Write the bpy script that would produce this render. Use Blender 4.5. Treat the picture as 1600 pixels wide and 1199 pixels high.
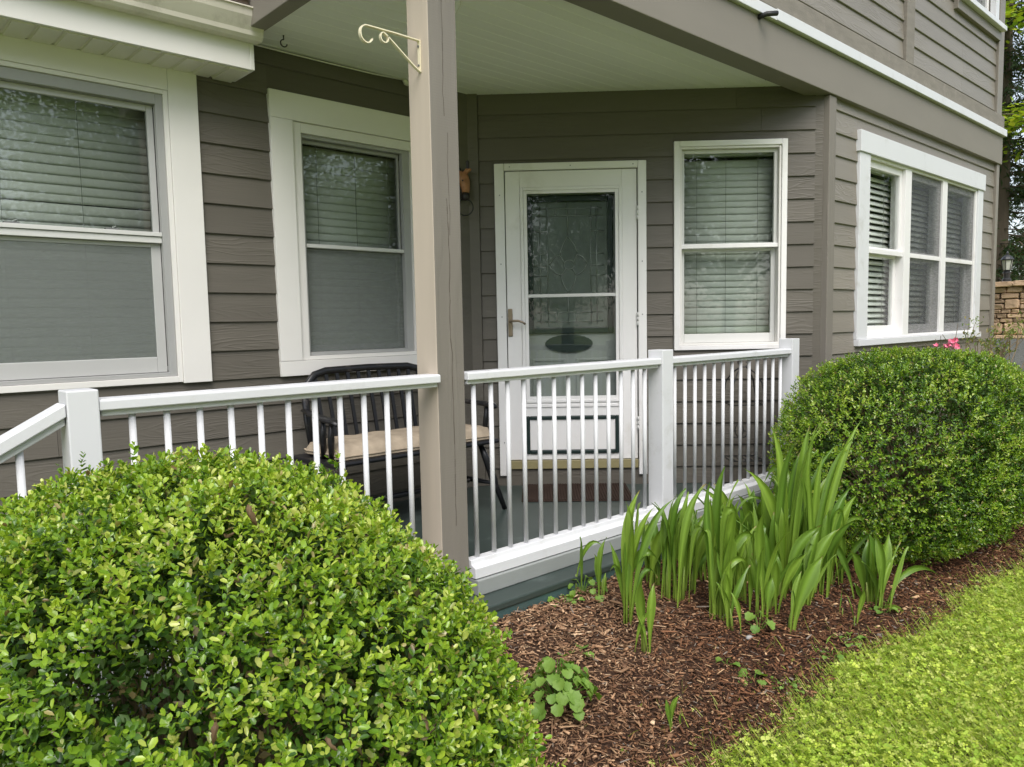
import bpy, math, random
import numpy as np
from mathutils import Matrix, Vector

for o in list(bpy.data.objects):
    bpy.data.objects.remove(o, do_unlink=True)
S = bpy.context.scene
COL = S.collection
rng = np.random.default_rng(11)

# ------------------------------------------------------------------ camera
YAW, PITCH, ROLL = .8261, -.0872, -.0193
_f = np.array([math.cos(YAW)*math.cos(PITCH), math.sin(YAW)*math.cos(PITCH), math.sin(PITCH)])
_r = np.array([math.sin(YAW), -math.cos(YAW), 0.])
_u = np.cross(_r, _f)
_r2 = _r*math.cos(ROLL) + _u*math.sin(ROLL)
_u2 = -_r*math.sin(ROLL) + _u*math.cos(ROLL)
CAM = np.array([-4.9858, -2.3536, 1.1023])
cd = bpy.data.cameras.new('camera')
cd.sensor_width = 36.0
cd.lens = 1193.85/1600*36
cd.shift_y = 11.4/1600
cd.clip_start = .05
cd.clip_end = 500
cam = bpy.data.objects.new('camera', cd)
COL.objects.link(cam)
cam.matrix_world = Matrix(((_r2[0], _u2[0], -_f[0], CAM[0]), (_r2[1], _u2[1], -_f[1], CAM[1]),
                           (_r2[2], _u2[2], -_f[2], CAM[2]), (0, 0, 0, 1)))
S.camera = cam

# ------------------------------------------------------------------ sky and sun (bright overcast)
SUN_EL, SUN_AZ = math.radians(54), math.radians(236)      # azimuth counted from +X, counter-clockwise
world = bpy.data.worlds.new('World')
S.world = world
world.use_nodes = True
wn, wl = world.node_tree.nodes, world.node_tree.links
wn.clear()
sky = wn.new('ShaderNodeTexSky')
sky.sky_type = 'NISHITA'
sky.sun_disc = False
sky.sun_elevation = SUN_EL
sky.sun_rotation = math.radians(90) - SUN_AZ
sky.air_density = 1.0
sky.dust_density = 2.0
sky.ozone_density = 1.0
hs = wn.new('ShaderNodeHueSaturation')
hs.inputs['Saturation'].default_value = .5
bg = wn.new('ShaderNodeBackground')
bg.inputs['Strength'].default_value = .15
wo = wn.new('ShaderNodeOutputWorld')
wl.new(sky.outputs[0], hs.inputs['Color'])
wl.new(hs.outputs[0], bg.inputs['Color'])
wl.new(bg.outputs[0], wo.inputs['Surface'])
sl = bpy.data.lights.new('sun', 'SUN')
sl.energy = 1.7
sl.angle = math.radians(45)
sl.color = (1.0, .96, .91)
sun = bpy.data.objects.new('sun', sl)
COL.objects.link(sun)
sd = Vector((math.cos(SUN_EL)*math.cos(SUN_AZ), math.cos(SUN_EL)*math.sin(SUN_AZ), math.sin(SUN_EL)))
sun.rotation_euler = (-sd).to_track_quat('-Z', 'Y').to_euler()
S.view_settings.view_transform = 'Standard'
S.view_settings.look = 'None'
S.view_settings.gamma = 1
S.view_settings.use_curve_mapping = False
S.view_settings.exposure = 0.8
S.cycles.max_bounces = 10
S.cycles.diffuse_bounces = 5
S.cycles.transparent_max_bounces = 16
S.cycles.caustics_reflective = False
S.cycles.caustics_refractive = False

# ------------------------------------------------------------------ materials
def nmat(name):
    m = bpy.data.materials.new(name)
    m.use_nodes = True
    nt = m.node_tree
    return m, nt, nt.nodes['Principled BSDF']

def set_in(b, **k):
    for a, v in k.items():
        n = {'rough': 'Roughness', 'spec': 'Specular IOR Level', 'metal': 'Metallic', 'color': 'Base Color'}[a]
        b.inputs[n].default_value = (*v, 1) if a == 'color' else v

def paint(name, color, rough=.5, var=.06, scale=6., stretch=(1, 1, 1), bump=.15, bscale=60., bdist=.002, spec=.4, metal=0., rand=.0, dirt=None, dirt_scale=3.):
    m, nt, b = nmat(name)
    N, L = nt.nodes, nt.links
    tc = N.new('ShaderNodeTexCoord')
    mp = N.new('ShaderNodeMapping')
    mp.inputs['Scale'].default_value = stretch
    L.new(tc.outputs['Object'], mp.inputs['Vector'])
    no = N.new('ShaderNodeTexNoise')
    no.inputs['Scale'].default_value = scale
    no.inputs['Detail'].default_value = 5
    L.new(mp.outputs[0], no.inputs['Vector'])
    h = N.new('ShaderNodeHueSaturation')
    h.inputs['Color'].default_value = (*color, 1)
    mr = N.new('ShaderNodeMapRange')
    mr.inputs['To Min'].default_value = 1-var*2
    mr.inputs['To Max'].default_value = 1+var*2
    L.new(no.outputs[0], mr.inputs['Value'])
    val = mr.outputs[0]
    if rand:
        oi = N.new('ShaderNodeObjectInfo')
        m2 = N.new('ShaderNodeMapRange')
        m2.inputs['To Min'].default_value = 1-rand
        m2.inputs['To Max'].default_value = 1+rand
        L.new(oi.outputs['Random'], m2.inputs['Value'])
        mu = N.new('ShaderNodeMath')
        mu.operation = 'MULTIPLY'
        L.new(val, mu.inputs[0])
        L.new(m2.outputs[0], mu.inputs[1])
        val = mu.outputs[0]
    L.new(val, h.inputs['Value'])
    cout = h.outputs[0]
    if dirt:
        n2 = N.new('ShaderNodeTexNoise')
        n2.inputs['Scale'].default_value = dirt_scale
        n2.inputs['Detail'].default_value = 8
        n2.inputs['Roughness'].default_value = .7
        L.new(tc.outputs['Object'], n2.inputs['Vector'])
        cr = N.new('ShaderNodeValToRGB')
        cr.color_ramp.elements[0].position = .56
        cr.color_ramp.elements[0].color = (0, 0, 0, 1)
        cr.color_ramp.elements[1].position = .75
        cr.color_ramp.elements[1].color = (.7, .7, .7, 1)
        L.new(n2.outputs[0], cr.inputs[0])
        mx = N.new('ShaderNodeMixRGB')
        mx.inputs[2].default_value = (*dirt, 1)
        L.new(cr.outputs[0], mx.inputs[0])
        L.new(cout, mx.inputs[1])
        cout = mx.outputs[0]
    L.new(cout, b.inputs['Base Color'])
    nb = N.new('ShaderNodeTexNoise')
    nb.inputs['Scale'].default_value = bscale
    nb.inputs['Detail'].default_value = 4
    L.new(mp.outputs[0], nb.inputs['Vector'])
    bu = N.new('ShaderNodeBump')
    bu.inputs['Strength'].default_value = bump
    bu.inputs['Distance'].default_value = bdist
    L.new(nb.outputs[0], bu.inputs['Height'])
    L.new(bu.outputs[0], b.inputs['Normal'])
    set_in(b, rough=rough, spec=spec, metal=metal)
    return m

def wood_emboss(name, color, rough, wave_scale=14., bump=.35, var=.05, rand=.05, dist=.004, along='X', crack=False, saw=False):
    """painted wood or fibre-cement board: embossed cedar grain, small colour wander"""
    m, nt, b = nmat(name)
    N, L = nt.nodes, nt.links
    tc = N.new('ShaderNodeTexCoord')
    oi = N.new('ShaderNodeObjectInfo')
    vm = N.new('ShaderNodeVectorMath')
    vm.operation = 'SCALE'
    vm.inputs[0].default_value = (13.7, 3.1, 7.9)
    L.new(oi.outputs['Random'], vm.inputs['Scale'])
    va = N.new('ShaderNodeVectorMath')
    L.new(tc.outputs['Object'], va.inputs[0])
    L.new(vm.outputs[0], va.inputs[1])
    mp = N.new('ShaderNodeMapping')
    mp.inputs['Scale'].default_value = (.55, 1, 5) if along == 'X' else (5, 5, .5)
    L.new(va.outputs[0], mp.inputs['Vector'])
    no = N.new('ShaderNodeTexNoise')
    no.inputs['Scale'].default_value = 2.2
    no.inputs['Detail'].default_value = 2
    L.new(mp.outputs[0], no.inputs['Vector'])
    mm = N.new('ShaderNodeMath')
    mm.operation = 'MULTIPLY'
    mm.inputs[1].default_value = wave_scale*6.28
    L.new(no.outputs[0], mm.inputs[0])
    sn = N.new('ShaderNodeMath')
    sn.operation = 'SINE'
    L.new(mm.outputs[0], sn.inputs[0])
    pw = N.new('ShaderNodeMapRange')
    pw.inputs['From Min'].default_value = .2
    pw.inputs['From Max'].default_value = 1
    L.new(sn.outputs[0], pw.inputs['Value'])
    fine = N.new('ShaderNodeTexNoise')
    mp2 = N.new('ShaderNodeMapping')
    mp2.inputs['Scale'].default_value = (6, 60, 160) if along == 'X' else (160, 160, 6)
    L.new(va.outputs[0], mp2.inputs['Vector'])
    fine.inputs['Scale'].default_value = 1
    fine.inputs['Detail'].default_value = 3
    L.new(mp2.outputs[0], fine.inputs['Vector'])
    big = N.new('ShaderNodeTexNoise')
    big.inputs['Scale'].default_value = 1.1
    L.new(va.outputs[0], big.inputs['Vector'])
    msk = N.new('ShaderNodeMapRange')
    msk.inputs['From Min'].default_value = .38
    msk.inputs['From Max'].default_value = .62
    L.new(big.outputs[0], msk.inputs['Value'])
    mk2 = N.new('ShaderNodeMath')
    mk2.operation = 'MULTIPLY'
    L.new(pw.outputs[0], mk2.inputs[0])
    L.new(msk.outputs[0], mk2.inputs[1])
    ad = N.new('ShaderNodeMath')
    ad.operation = 'MULTIPLY_ADD'
    ad.inputs[1].default_value = .5
    L.new(fine.outputs[0], ad.inputs[0])
    L.new(mk2.outputs[0], ad.inputs[2])
    height = ad.outputs[0]
    if saw:
        sx = N.new('ShaderNodeSeparateXYZ')
        L.new(tc.outputs['Object'], sx.inputs[0])
        s1 = N.new('ShaderNodeMath')
        s1.operation = 'MULTIPLY_ADD'
        s1.inputs[1].default_value = 620.
        n4 = N.new('ShaderNodeTexNoise')
        n4.inputs['Scale'].default_value = 5
        L.new(tc.outputs['Object'], n4.inputs['Vector'])
        m4 = N.new('ShaderNodeMath')
        m4.operation = 'MULTIPLY'
        m4.inputs[1].default_value = 9
        L.new(n4.outputs[0], m4.inputs[0])
        L.new(sx.outputs[2], s1.inputs[0])
        L.new(m4.outputs[0], s1.inputs[2])
        s2 = N.new('ShaderNodeMath')
        s2.operation = 'SINE'
        L.new(s1.outputs[0], s2.inputs[0])
        s3 = N.new('ShaderNodeMath')
        s3.operation = 'MULTIPLY_ADD'
        s3.inputs[1].default_value = .07
        L.new(s2.outputs[0], s3.inputs[0])
        L.new(height, s3.inputs[2])
        height = s3.outputs[0]
    bu = N.new('ShaderNodeBump')
    bu.inputs['Strength'].default_value = bump
    bu.inputs['Distance'].default_value = dist
    L.new(height, bu.inputs['Height'])
    L.new(bu.outputs[0], b.inputs['Normal'])
    h = N.new('ShaderNodeHueSaturation')
    h.inputs['Color'].default_value = (*color, 1)
    mr = N.new('ShaderNodeMapRange')
    mr.inputs['To Min'].default_value = 1-2*var
    mr.inputs['To Max'].default_value = 1+2*var
    bb = N.new('ShaderNodeTexNoise')
    bb.inputs['Scale'].default_value = 3.5
    bb.inputs['Detail'].default_value = 6
    L.new(mp.outputs[0], bb.inputs['Vector'])
    L.new(bb.outputs[0], mr.inputs['Value'])
    m2 = N.new('ShaderNodeMapRange')
    m2.inputs['To Min'].default_value = 1-rand
    m2.inputs['To Max'].default_value = 1+rand
    L.new(oi.outputs['Random'], m2.inputs['Value'])
    mu = N.new('ShaderNodeMath')
    mu.operation = 'MULTIPLY'
    L.new(mr.outputs[0], mu.inputs[0])
    L.new(m2.outputs[0], mu.inputs[1])
    L.new(mu.outputs[0], h.inputs['Value'])
    L.new(h.outputs[0], b.inputs['Base Color'])
    set_in(b, rough=rough, spec=.35)
    return m

def leafmat(name, rough=.38, trans=.3, spec=.5, per_object=None, tcol=(1.25, 1.2, .5)):
    """leaf colour from the mesh's own 'col' attribute (each leaf its own green) or per object"""
    m, nt, b = nmat(name)
    N, L = nt.nodes, nt.links
    if per_object:
        oi = N.new('ShaderNodeObjectInfo')
        cr = N.new('ShaderNodeValToRGB')
        el = cr.color_ramp.elements
        el[0].color = (*per_object[0], 1)
        el[1].color = (*per_object[-1], 1)
        for i, c in enumerate(per_object[1:-1]):
            e = el.new((i+1)/(len(per_object)-1))
            e.color = (*c, 1)
        L.new(oi.outputs['Random'], cr.inputs[0])
        c = cr.outputs[0]
    else:
        at = N.new('ShaderNodeAttribute')
        at.attribute_name = 'col'
        c = at.outputs['Color']
    L.new(c, b.inputs['Base Color'])
    set_in(b, rough=rough, spec=spec)
    mul = N.new('ShaderNodeMixRGB')
    mul.blend_type = 'MULTIPLY'
    mul.inputs[0].default_value = 1
    mul.inputs[2].default_value = (*tcol, 1)
    L.new(c, mul.inputs[1])
    tr = N.new('ShaderNodeBsdfTranslucent')
    L.new(mul.outputs[0], tr.inputs['Color'])
    mx = N.new('ShaderNodeMixShader')
    mx.inputs[0].default_value = trans
    L.new(b.outputs[0], mx.inputs[1])
    L.new(tr.outputs[0], mx.inputs[2])
    L.new(mx.outputs[0], nt.nodes['Material Output'].inputs['Surface'])
    return m

def glassmat(name, tint=(.8, .86, .82), refl=1.9, rough=.0, bump=.0):
    m, nt, b = nmat(name)
    N, L = nt.nodes, nt.links
    N.remove(b)
    tr = N.new('ShaderNodeBsdfTransparent')
    tr.inputs[0].default_value = (*tint, 1)
    gl = N.new('ShaderNodeBsdfGlossy')
    gl.inputs['Roughness'].default_value = rough
    fr = N.new('ShaderNodeFresnel')
    ge = N.new('ShaderNodeNewGeometry')
    io = N.new('ShaderNodeMapRange')
    io.inputs['To Min'].default_value = 1.5
    io.inputs['To Max'].default_value = 1/1.5
    L.new(ge.outputs['Backfacing'], io.inputs['Value'])
    L.new(io.outputs[0], fr.inputs['IOR'])
    mu = N.new('ShaderNodeMath')
    mu.operation = 'MULTIPLY'
    mu.use_clamp = True
    mu.inputs[1].default_value = refl
    L.new(fr.outputs[0], mu.inputs[0])
    if bump:
        tc = N.new('ShaderNodeTexCoord')
        no = N.new('ShaderNodeTexNoise')
        no.inputs['Scale'].default_value = 2.5
        L.new(tc.outputs['Object'], no.inputs['Vector'])
        bu = N.new('ShaderNodeBump')
        bu.inputs['Strength'].default_value = bump
        bu.inputs['Distance'].default_value = .02
        L.new(no.outputs[0], bu.inputs['Height'])
        L.new(bu.outputs[0], gl.inputs['Normal'])
    mx = N.new('ShaderNodeMixShader')
    L.new(mu.outputs[0], mx.inputs[0])
    L.new(tr.outputs[0], mx.inputs[1])
    L.new(gl.outputs[0], mx.inputs[2])
    L.new(mx.outputs[0], nt.nodes['Material Output'].inputs['Surface'])
    return m

def meshscreen(name, color, cover=.55):
    m, nt, b = nmat(name)
    N, L = nt.nodes, nt.links
    set_in(b, color=color, rough=.6)
    tr = N.new('ShaderNodeBsdfTransparent')
    mx = N.new('ShaderNodeMixShader')
    tc = N.new('ShaderNodeTexCoord')
    no = N.new('ShaderNodeTexNoise')
    no.inputs['Scale'].default_value = 55
    no.inputs['Detail'].default_value = 2
    mp = N.new('ShaderNodeMapping')
    mp.inputs['Scale'].default_value = (.35, 1, 2.2)
    L.new(tc.outputs['Object'], mp.inputs[0])
    L.new(mp.outputs[0], no.inputs['Vector'])
    mr = N.new('ShaderNodeMapRange')
    mr.inputs['To Min'].default_value = cover-.16
    mr.inputs['To Max'].default_value = cover+.16
    L.new(no.outputs[0], mr.inputs[0])
    L.new(mr.outputs[0], mx.inputs[0])
    L.new(tr.outputs[0], mx.inputs[1])
    L.new(b.outputs[0], mx.inputs[2])
    L.new(mx.outputs[0], nt.nodes['Material Output'].inputs['Surface'])
    return m

TAUPE = (.118, .106, .088)  # siding paint darkened to carry the shade of the porch
LIT_TAUPE = (.222, .199, .167)            # same paint lightened: daylight on the outer walls put into the colour
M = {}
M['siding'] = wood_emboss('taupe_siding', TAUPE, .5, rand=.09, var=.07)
M['siding2'] = wood_emboss('lit_taupe_siding', LIT_TAUPE, .42, rand=.08, var=.06)
M['taupe2'] = wood_emboss('lit_taupe_trim', LIT_TAUPE, .45, bump=.25)
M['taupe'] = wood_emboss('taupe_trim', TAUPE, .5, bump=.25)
M['beam'] = paint('taupe_beam', (.215, .193, .162), .55, var=.04, scale=2., stretch=(1, 1, 3), bump=.1, bscale=30)
M['rough_board'] = paint('weathered_taupe_board', (.215, .193, .164), .7, var=.12, scale=9, stretch=(1, 1, 4), bump=.6, bscale=40, dirt=(.33, .29, .25), dirt_scale=7)
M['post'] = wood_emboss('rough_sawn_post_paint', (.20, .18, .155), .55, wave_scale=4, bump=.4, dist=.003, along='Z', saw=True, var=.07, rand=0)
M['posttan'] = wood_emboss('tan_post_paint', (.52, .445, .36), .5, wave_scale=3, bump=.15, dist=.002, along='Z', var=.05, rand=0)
M['white'] = paint('white_paint', (.79, .775, .765), .45, var=.03, scale=3, bump=.06, bscale=40, dirt=(.58, .56, .5), dirt_scale=2.2)
M['rail'] = paint('white_vinyl', (.665, .67, .685), .35, var=.015, scale=4, bump=.04, bscale=30, dirt=(.46, .455, .42), dirt_scale=5.)
M['cream'] = paint('cream_trim', (.745, .725, .695), .5, var=.03, scale=3, bump=.06, bscale=40)
M['soffit'] = paint('cream_vinyl_soffit', (.70, .67, .61), .5, var=.03, bump=.03)
M['gutter'] = paint('cream_gutter', (.66, .62, .54), .4, var=.07, scale=5, stretch=(1, 1, .5), bump=.03, dirt=(.36, .32, .26), dirt_scale=5)
M['ceiling'] = paint('white_beadboard', (.88, .88, .85), .5, var=.04, scale=2.5, stretch=(.4, 2, 1), bump=.05, rand=.025)
M['greyframe'] = paint('grey_aluminium_frame', (.36, .36, .355), .4, var=.03, bump=.03)
M['sashgrey'] = paint('pale_grey_sash', (.46, .46, .45), .45, var=.03, bump=.03)
M['lightframe'] = paint('pale_vinyl_sash', (.62, .62, .6), .4, var=.02, bump=.03)
M['lampglass'] = paint('frosted_lamp_glass', (.5, .52, .46), .2, var=.1)
M['lampiron'] = paint('grey_black_iron', (.035, .037, .04), .35)
M['glass'] = glassmat('window_glass', tint=(.80, .825, .81), refl=1.35)
M['glass2'] = glassmat('storm_glass', tint=(.94, .955, .945), refl=.65)
M['screen'] = meshscreen('insect_screen_mesh', (.21, .23, .215), .50)
M['screen2'] = meshscreen('fine_screen_mesh', (.09, .095, .10), .34)
M['slat'] = paint('white_blind_slat', (.84, .85, .80), .45, var=.02, bump=.02)
M['cord'] = paint('blind_cord', (.35, .36, .33), .8)
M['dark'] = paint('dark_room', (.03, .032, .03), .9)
M['floor'] = paint('green_floor_paint', (.042, .058, .052), .36, var=.1, scale=3, bump=.12, bscale=25, dirt=(.13, .16, .15), dirt_scale=3.5)
M['base'] = paint('dark_green_base_paint', (.055, .10, .097), .4, var=.12, scale=4, bump=.2, bscale=20, dirt=(.1, .11, .09), dirt_scale=6)
M['greyboard'] = paint('grey_kick_board', (.28, .295, .285), .5, var=.06, bump=.1)
M['darkgreen'] = paint('dark_green_trim', (.013, .027, .025), .4, var=.05)
M['black'] = paint('worn_black_paint', (.012, .012, .014), .32, var=.1, bump=.3, bscale=25, dirt=(.12, .10, .085), dirt_scale=16)
M['iron'] = paint('black_wire', (.02, .02, .02), .5)
M['cushion'] = paint('beige_cushion', (.36, .295, .22), .85, var=.22, scale=14, bump=.4, bscale=22, bdist=.006, spec=.1)
M['mat'] = paint('brown_rib_mat', (.045, .03, .024), .95, var=.15, bump=.4, bscale=90, spec=.1)
M['brass'] = paint('aged_bronze', (.28, .225, .16), .4, metal=.7, var=.05)
M['olive'] = paint('brass_threshold', (.27, .235, .12), .4, var=.08, bump=.05)
M['came'] = paint('lead_came', (.32, .34, .32), .35, metal=.6)
M['frost'] = paint('frosted_green_glass', (.125, .15, .137), .15, var=.15, scale=5, bump=.3, bscale=35, spec=.6)
M['doorin'] = paint('grey_white_inner_door', (.31, .325, .315), .4, var=.03)
M['cable'] = paint('white_cable', (.75, .73, .68), .5)
M['ivory'] = paint('ivory_enamel', (.78, .71, .52), .4, var=.06, dirt=(.5, .36, .2), dirt_scale=25)
M['horse'] = paint('brown_horse_glaze', (.36, .165, .08), .45, var=.25, scale=30, bump=.4, bscale=80)
M['horsedark'] = paint('dark_muzzle_glaze', (.02, .017, .017), .35)
M['steel'] = paint('dull_steel', (.3, .3, .3), .4, metal=.8)
M['shingle'] = paint('brown_shingle', (.2, .15, .12), .9, var=.2, bump=.5)
M['stone'] = paint('tan_fieldstone', (.45, .315, .205), .85, var=.22, scale=7, bump=.8, bscale=16, bdist=.02, rand=.35, dirt=(.16, .12, .09), dirt_scale=6)
M['stucco'] = paint('grey_stucco', (.24, .24, .245), .9, var=.08, scale=10, bump=.7, bscale=60, bdist=.01)
M['mortar'] = paint('dark_joint', (.09, .075, .06), .95, var=.2, bump=.5)
M['bark'] = paint('bark', (.11, .085, .06), .9, var=.25, scale=8, stretch=(1, 1, .3), bump=.9, bscale=20, bdist=.02)
M['twig'] = paint('twig', (.16, .12, .07), .8, var=.2)
M['pebble'] = paint('pale_pebble', (.30, .29, .28), .7, var=.1)
M['petal'] = paint('pink_petal', (.82, .24, .36), .6, var=.1)
M['deadleaf'] = leafmat('dry_leaf', .65, .25, .25, per_object=[(.085, .05, .026), (.22, .15, .085), (.13, .08, .04)], tcol=(1.3, .9, .5))
M['box'] = leafmat('boxwood_leaf', .24, .30, .6)
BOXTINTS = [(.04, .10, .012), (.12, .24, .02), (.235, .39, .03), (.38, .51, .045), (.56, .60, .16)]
M['boxo'] = leafmat('boxwood_leaf_near', .24, .30, .6, per_object=BOXTINTS)
M['lily'] = leafmat('lily_blade', .34, .30, .45)
M['stalk'] = leafmat('lily_stalk', .4, .2, .4, per_object=[(.20, .29, .05), (.27, .34, .08)])
M['weed'] = leafmat('weed_leaf', .5, .35, .35, per_object=[(.14, .27, .045), (.23, .37, .065), (.18, .31, .055)])
M['tree'] = leafmat('tree_leaf', .55, .3, .3)
M['lawnleaf'] = leafmat('lawn_leaf', .5, .35, .3)
M['chip'] = leafmat('bark_chip', .8, .0, .2)

def soil(name, c1, c2, scale=20, bump=.8, bd=.02):
    m, nt, b = nmat(name)
    N, L = nt.nodes, nt.links
    tc = N.new('ShaderNodeTexCoord')
    no = N.new('ShaderNodeTexNoise')
    no.inputs['Scale'].default_value = scale
    no.inputs['Detail'].default_value = 8
    no.inputs['Roughness'].default_value = .75
    L.new(tc.outputs['Object'], no.inputs['Vector'])
    cr = N.new('ShaderNodeValToRGB')
    cr.color_ramp.elements[0].position = .35
    cr.color_ramp.elements[1].position = .68
    cr.color_ramp.elements[0].color = (*c1, 1)
    cr.color_ramp.elements[1].color = (*c2, 1)
    L.new(no.outputs[0], cr.inputs[0])
    L.new(cr.outputs[0], b.inputs['Base Color'])
    bu = N.new('ShaderNodeBump')
    bu.inputs['Strength'].default_value = bump
    bu.inputs['Distance'].default_value = bd
    L.new(no.outputs[0], bu.inputs['Height'])
    L.new(bu.outputs[0], b.inputs['Normal'])
    set_in(b, rough=.95, spec=.15)
    return m
M['soil'] = soil('mulch_soil', (.022, .013, .009), (.10, .055, .034), 45)
M['lawn'] = soil('lawn_ground', (.17, .225, .07), (.28, .34, .11), 9, .6, .03)
M['thatch'] = soil('dark_thatch', (.035, .038, .014), (.11, .12, .04), 30, .8, .02)

# ------------------------------------------------------------------ helpers
WM = {}                                     # world matrices of what we build

class MB:
    def __init__(s):
        s.v, s.f = [], []
    def add(s, vs, fs):
        o = len(s.v)
        s.v += [tuple(p) for p in vs]
        s.f += [tuple(i+o for i in f) for f in fs]
        return s
    def box(s, x0, x1, y0, y1, z0, z1):
        x0, x1 = sorted((x0, x1)); y0, y1 = sorted((y0, y1)); z0, z1 = sorted((z0, z1))
        return s.add([(x0, y0, z0), (x1, y0, z0), (x1, y1, z0), (x0, y1, z0), (x0, y0, z1), (x1, y0, z1), (x1, y1, z1), (x0, y1, z1)],
                     [(0, 3, 2, 1), (4, 5, 6, 7), (0, 1, 5, 4), (1, 2, 6, 5), (2, 3, 7, 6), (3, 0, 4, 7)])
    def lbox(s, u0, u1, o0, o1, z0, z1):     # wall-local box: o = distance out of the wall
        return s.box(u0, u1, -o1, -o0, z0, z1)
    def ring(s, u0, u1, z0, z1, w, o0, o1, wb=None, wt=None, wr=None):   # rectangular frame, rails butted between stiles
        wb = w if wb is None else wb; wt = w if wt is None else wt; wr = w if wr is None else wr
        s.lbox(u0, u0+w, o0, o1, z0, z1); s.lbox(u1-wr, u1, o0, o1, z0, z1)
        s.lbox(u0+w, u1-wr, o0, o1, z0, z0+wb); s.lbox(u0+w, u1-wr, o0, o1, z1-wt, z1)
        return s
    def prism(s, poly, y0, y1):              # polygon in x,z extruded along y
        n = len(poly)
        vs = [(x, y0, z) for x, z in poly] + [(x, y1, z) for x, z in poly]
        fs = [tuple(range(n)), tuple(range(2*n-1, n-1, -1))] + [(i, i+n, (i+1) % n+n, (i+1) % n) for i in range(n)]
        return s.add(vs, fs)
    def prism_x(s, poly, x0, x1):            # polygon in y,z extruded along x
        n = len(poly)
        vs = [(x0, y, z) for y, z in poly] + [(x1, y, z) for y, z in poly]
        fs = [tuple(range(n-1, -1, -1)), tuple(range(n, 2*n))] + [(i, (i+1) % n, (i+1) % n+n, i+n) for i in range(n)]
        return s.add(vs, fs)
    def tube(s, path, r, n=8, cap=True, sq=None):
        P = [np.array(p, float) for p in path]
        R = r if hasattr(r, '__len__') else [r]*len(P)
        base = len(s.v)
        up = None
        for i, p in enumerate(P):
            t = P[min(i+1, len(P)-1)]-P[max(i-1, 0)]
            t = t/(np.linalg.norm(t)+1e-12)
            if up is None:
                a = np.array([0, 0, 1.]) if abs(t[2]) < .9 else np.array([1., 0, 0])
                up = a-t*(a@t)
            else:
                up = up-t*(up@t)
            up /= np.linalg.norm(up)+1e-12
            sd_ = np.cross(t, up)
            for k in range(n):
                an = 2*math.pi*(k+.5)/n
                sa, sb = (sq if sq else (1, 1))
                s.v.append(tuple(p + R[i]*(math.cos(an)*up*sa+math.sin(an)*sd_*sb)))
        for i in range(len(P)-1):
            for k in range(n):
                a, b_ = base+i*n+k, base+i*n+(k+1) % n
                s.f.append((a, b_, b_+n, a+n))
        if cap:
            s.f.append(tuple(base+k for k in range(n-1, -1, -1)))
            e = base+(len(P)-1)*n
            s.f.append(tuple(e+k for k in range(n)))
        return s
    def lathe(s, prof, c=(0, 0), n=12):
        base = len(s.v)
        for r, z in prof:
            for k in range(n):
                an = 2*math.pi*k/n
                s.v.append((c[0]+r*math.cos(an), c[1]+r*math.sin(an), z))
        for i in range(len(prof)-1):
            for k in range(n):
                a, b_ = base+i*n+k, base+i*n+(k+1) % n
                s.f.append((a, b_, b_+n, a+n))
        s.f.append(tuple(base+k for k in range(n-1, -1, -1)))
        e = base+(len(prof)-1)*n
        s.f.append(tuple(e+k for k in range(n)))
        return s
    def mesh(s, name, mat, smooth=False):
        me = bpy.data.meshes.new(name)
        me.from_pydata(s.v, [], s.f)
        if mat:
            me.materials.append(mat)
        if smooth:
            me.polygons.foreach_set('use_smooth', [True]*len(me.polygons))
        me.update()
        return me

def place(o, parent=None, mat=None):
    mat = mat or Matrix()
    COL.objects.link(o)
    if parent is not None:
        o.parent = parent
        o.matrix_local = WM[parent.name].inverted() @ mat
    else:
        o.matrix_world = mat
    WM[o.name] = mat.copy()
    return o

def ob(name, mb, mat, parent=None, mw=None, smooth=False, bevel=0, label=None, kind=None):
    me = mb.mesh(name, mat, smooth) if isinstance(mb, MB) else mb
    o = bpy.data.objects.new(name, me)
    place(o, parent, mw)
    if bevel:
        bv = o.modifiers.new('bevel', 'BEVEL')
        bv.width = bevel
        bv.segments = 2
        bv.limit_method = 'ANGLE'
    if label:
        o['label'] = label
    if kind:
        o['kind'] = kind
    return o

def tag(o, label, cat, group=None, kind=None):
    o['label'] = label
    o['category'] = cat
    if group:
        o['group'] = group
    if kind:
        o['kind'] = kind
    return o

def thing(name, label, cat, mw=None, group=None):
    o = bpy.data.objects.new(name, None)
    o.empty_display_size = .1
    place(o, None, mw)
    return tag(o, label, cat, group)

def dup(o, parent, mw):
    c = o.copy()
    COL.objects.link(c)
    c.parent = parent
    c.matrix_parent_inverse = Matrix()
    c.matrix_local = (WM[parent.name].inverted() if parent else Matrix()) @ mw
    WM[c.name] = mw.copy()
    return c

def T(x=0, y=0, z=0):
    return Matrix.Translation((x, y, z))

def smesh(name, V, Fa, mat, col=None):
    """large triangle mesh from numpy arrays"""
    me = bpy.data.meshes.new(name)
    nf = len(Fa)
    me.vertices.add(len(V))
    me.vertices.foreach_set('co', np.ascontiguousarray(V, np.float32).ravel())
    me.loops.add(nf*3)
    me.loops.foreach_set('vertex_index', np.ascontiguousarray(Fa, np.int32).ravel())
    me.polygons.add(nf)
    me.polygons.foreach_set('loop_start', np.arange(nf, dtype=np.int32)*3)
    if col is not None:
        at = me.attributes.new('col', 'FLOAT_COLOR', 'POINT')
        c4 = np.ones((len(V), 4), np.float32)
        c4[:, :3] = col
        at.data.foreach_set('color', c4.ravel())
    me.materials.append(mat)
    me.update(calc_edges=True)
    me.validate()
    return me

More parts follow.
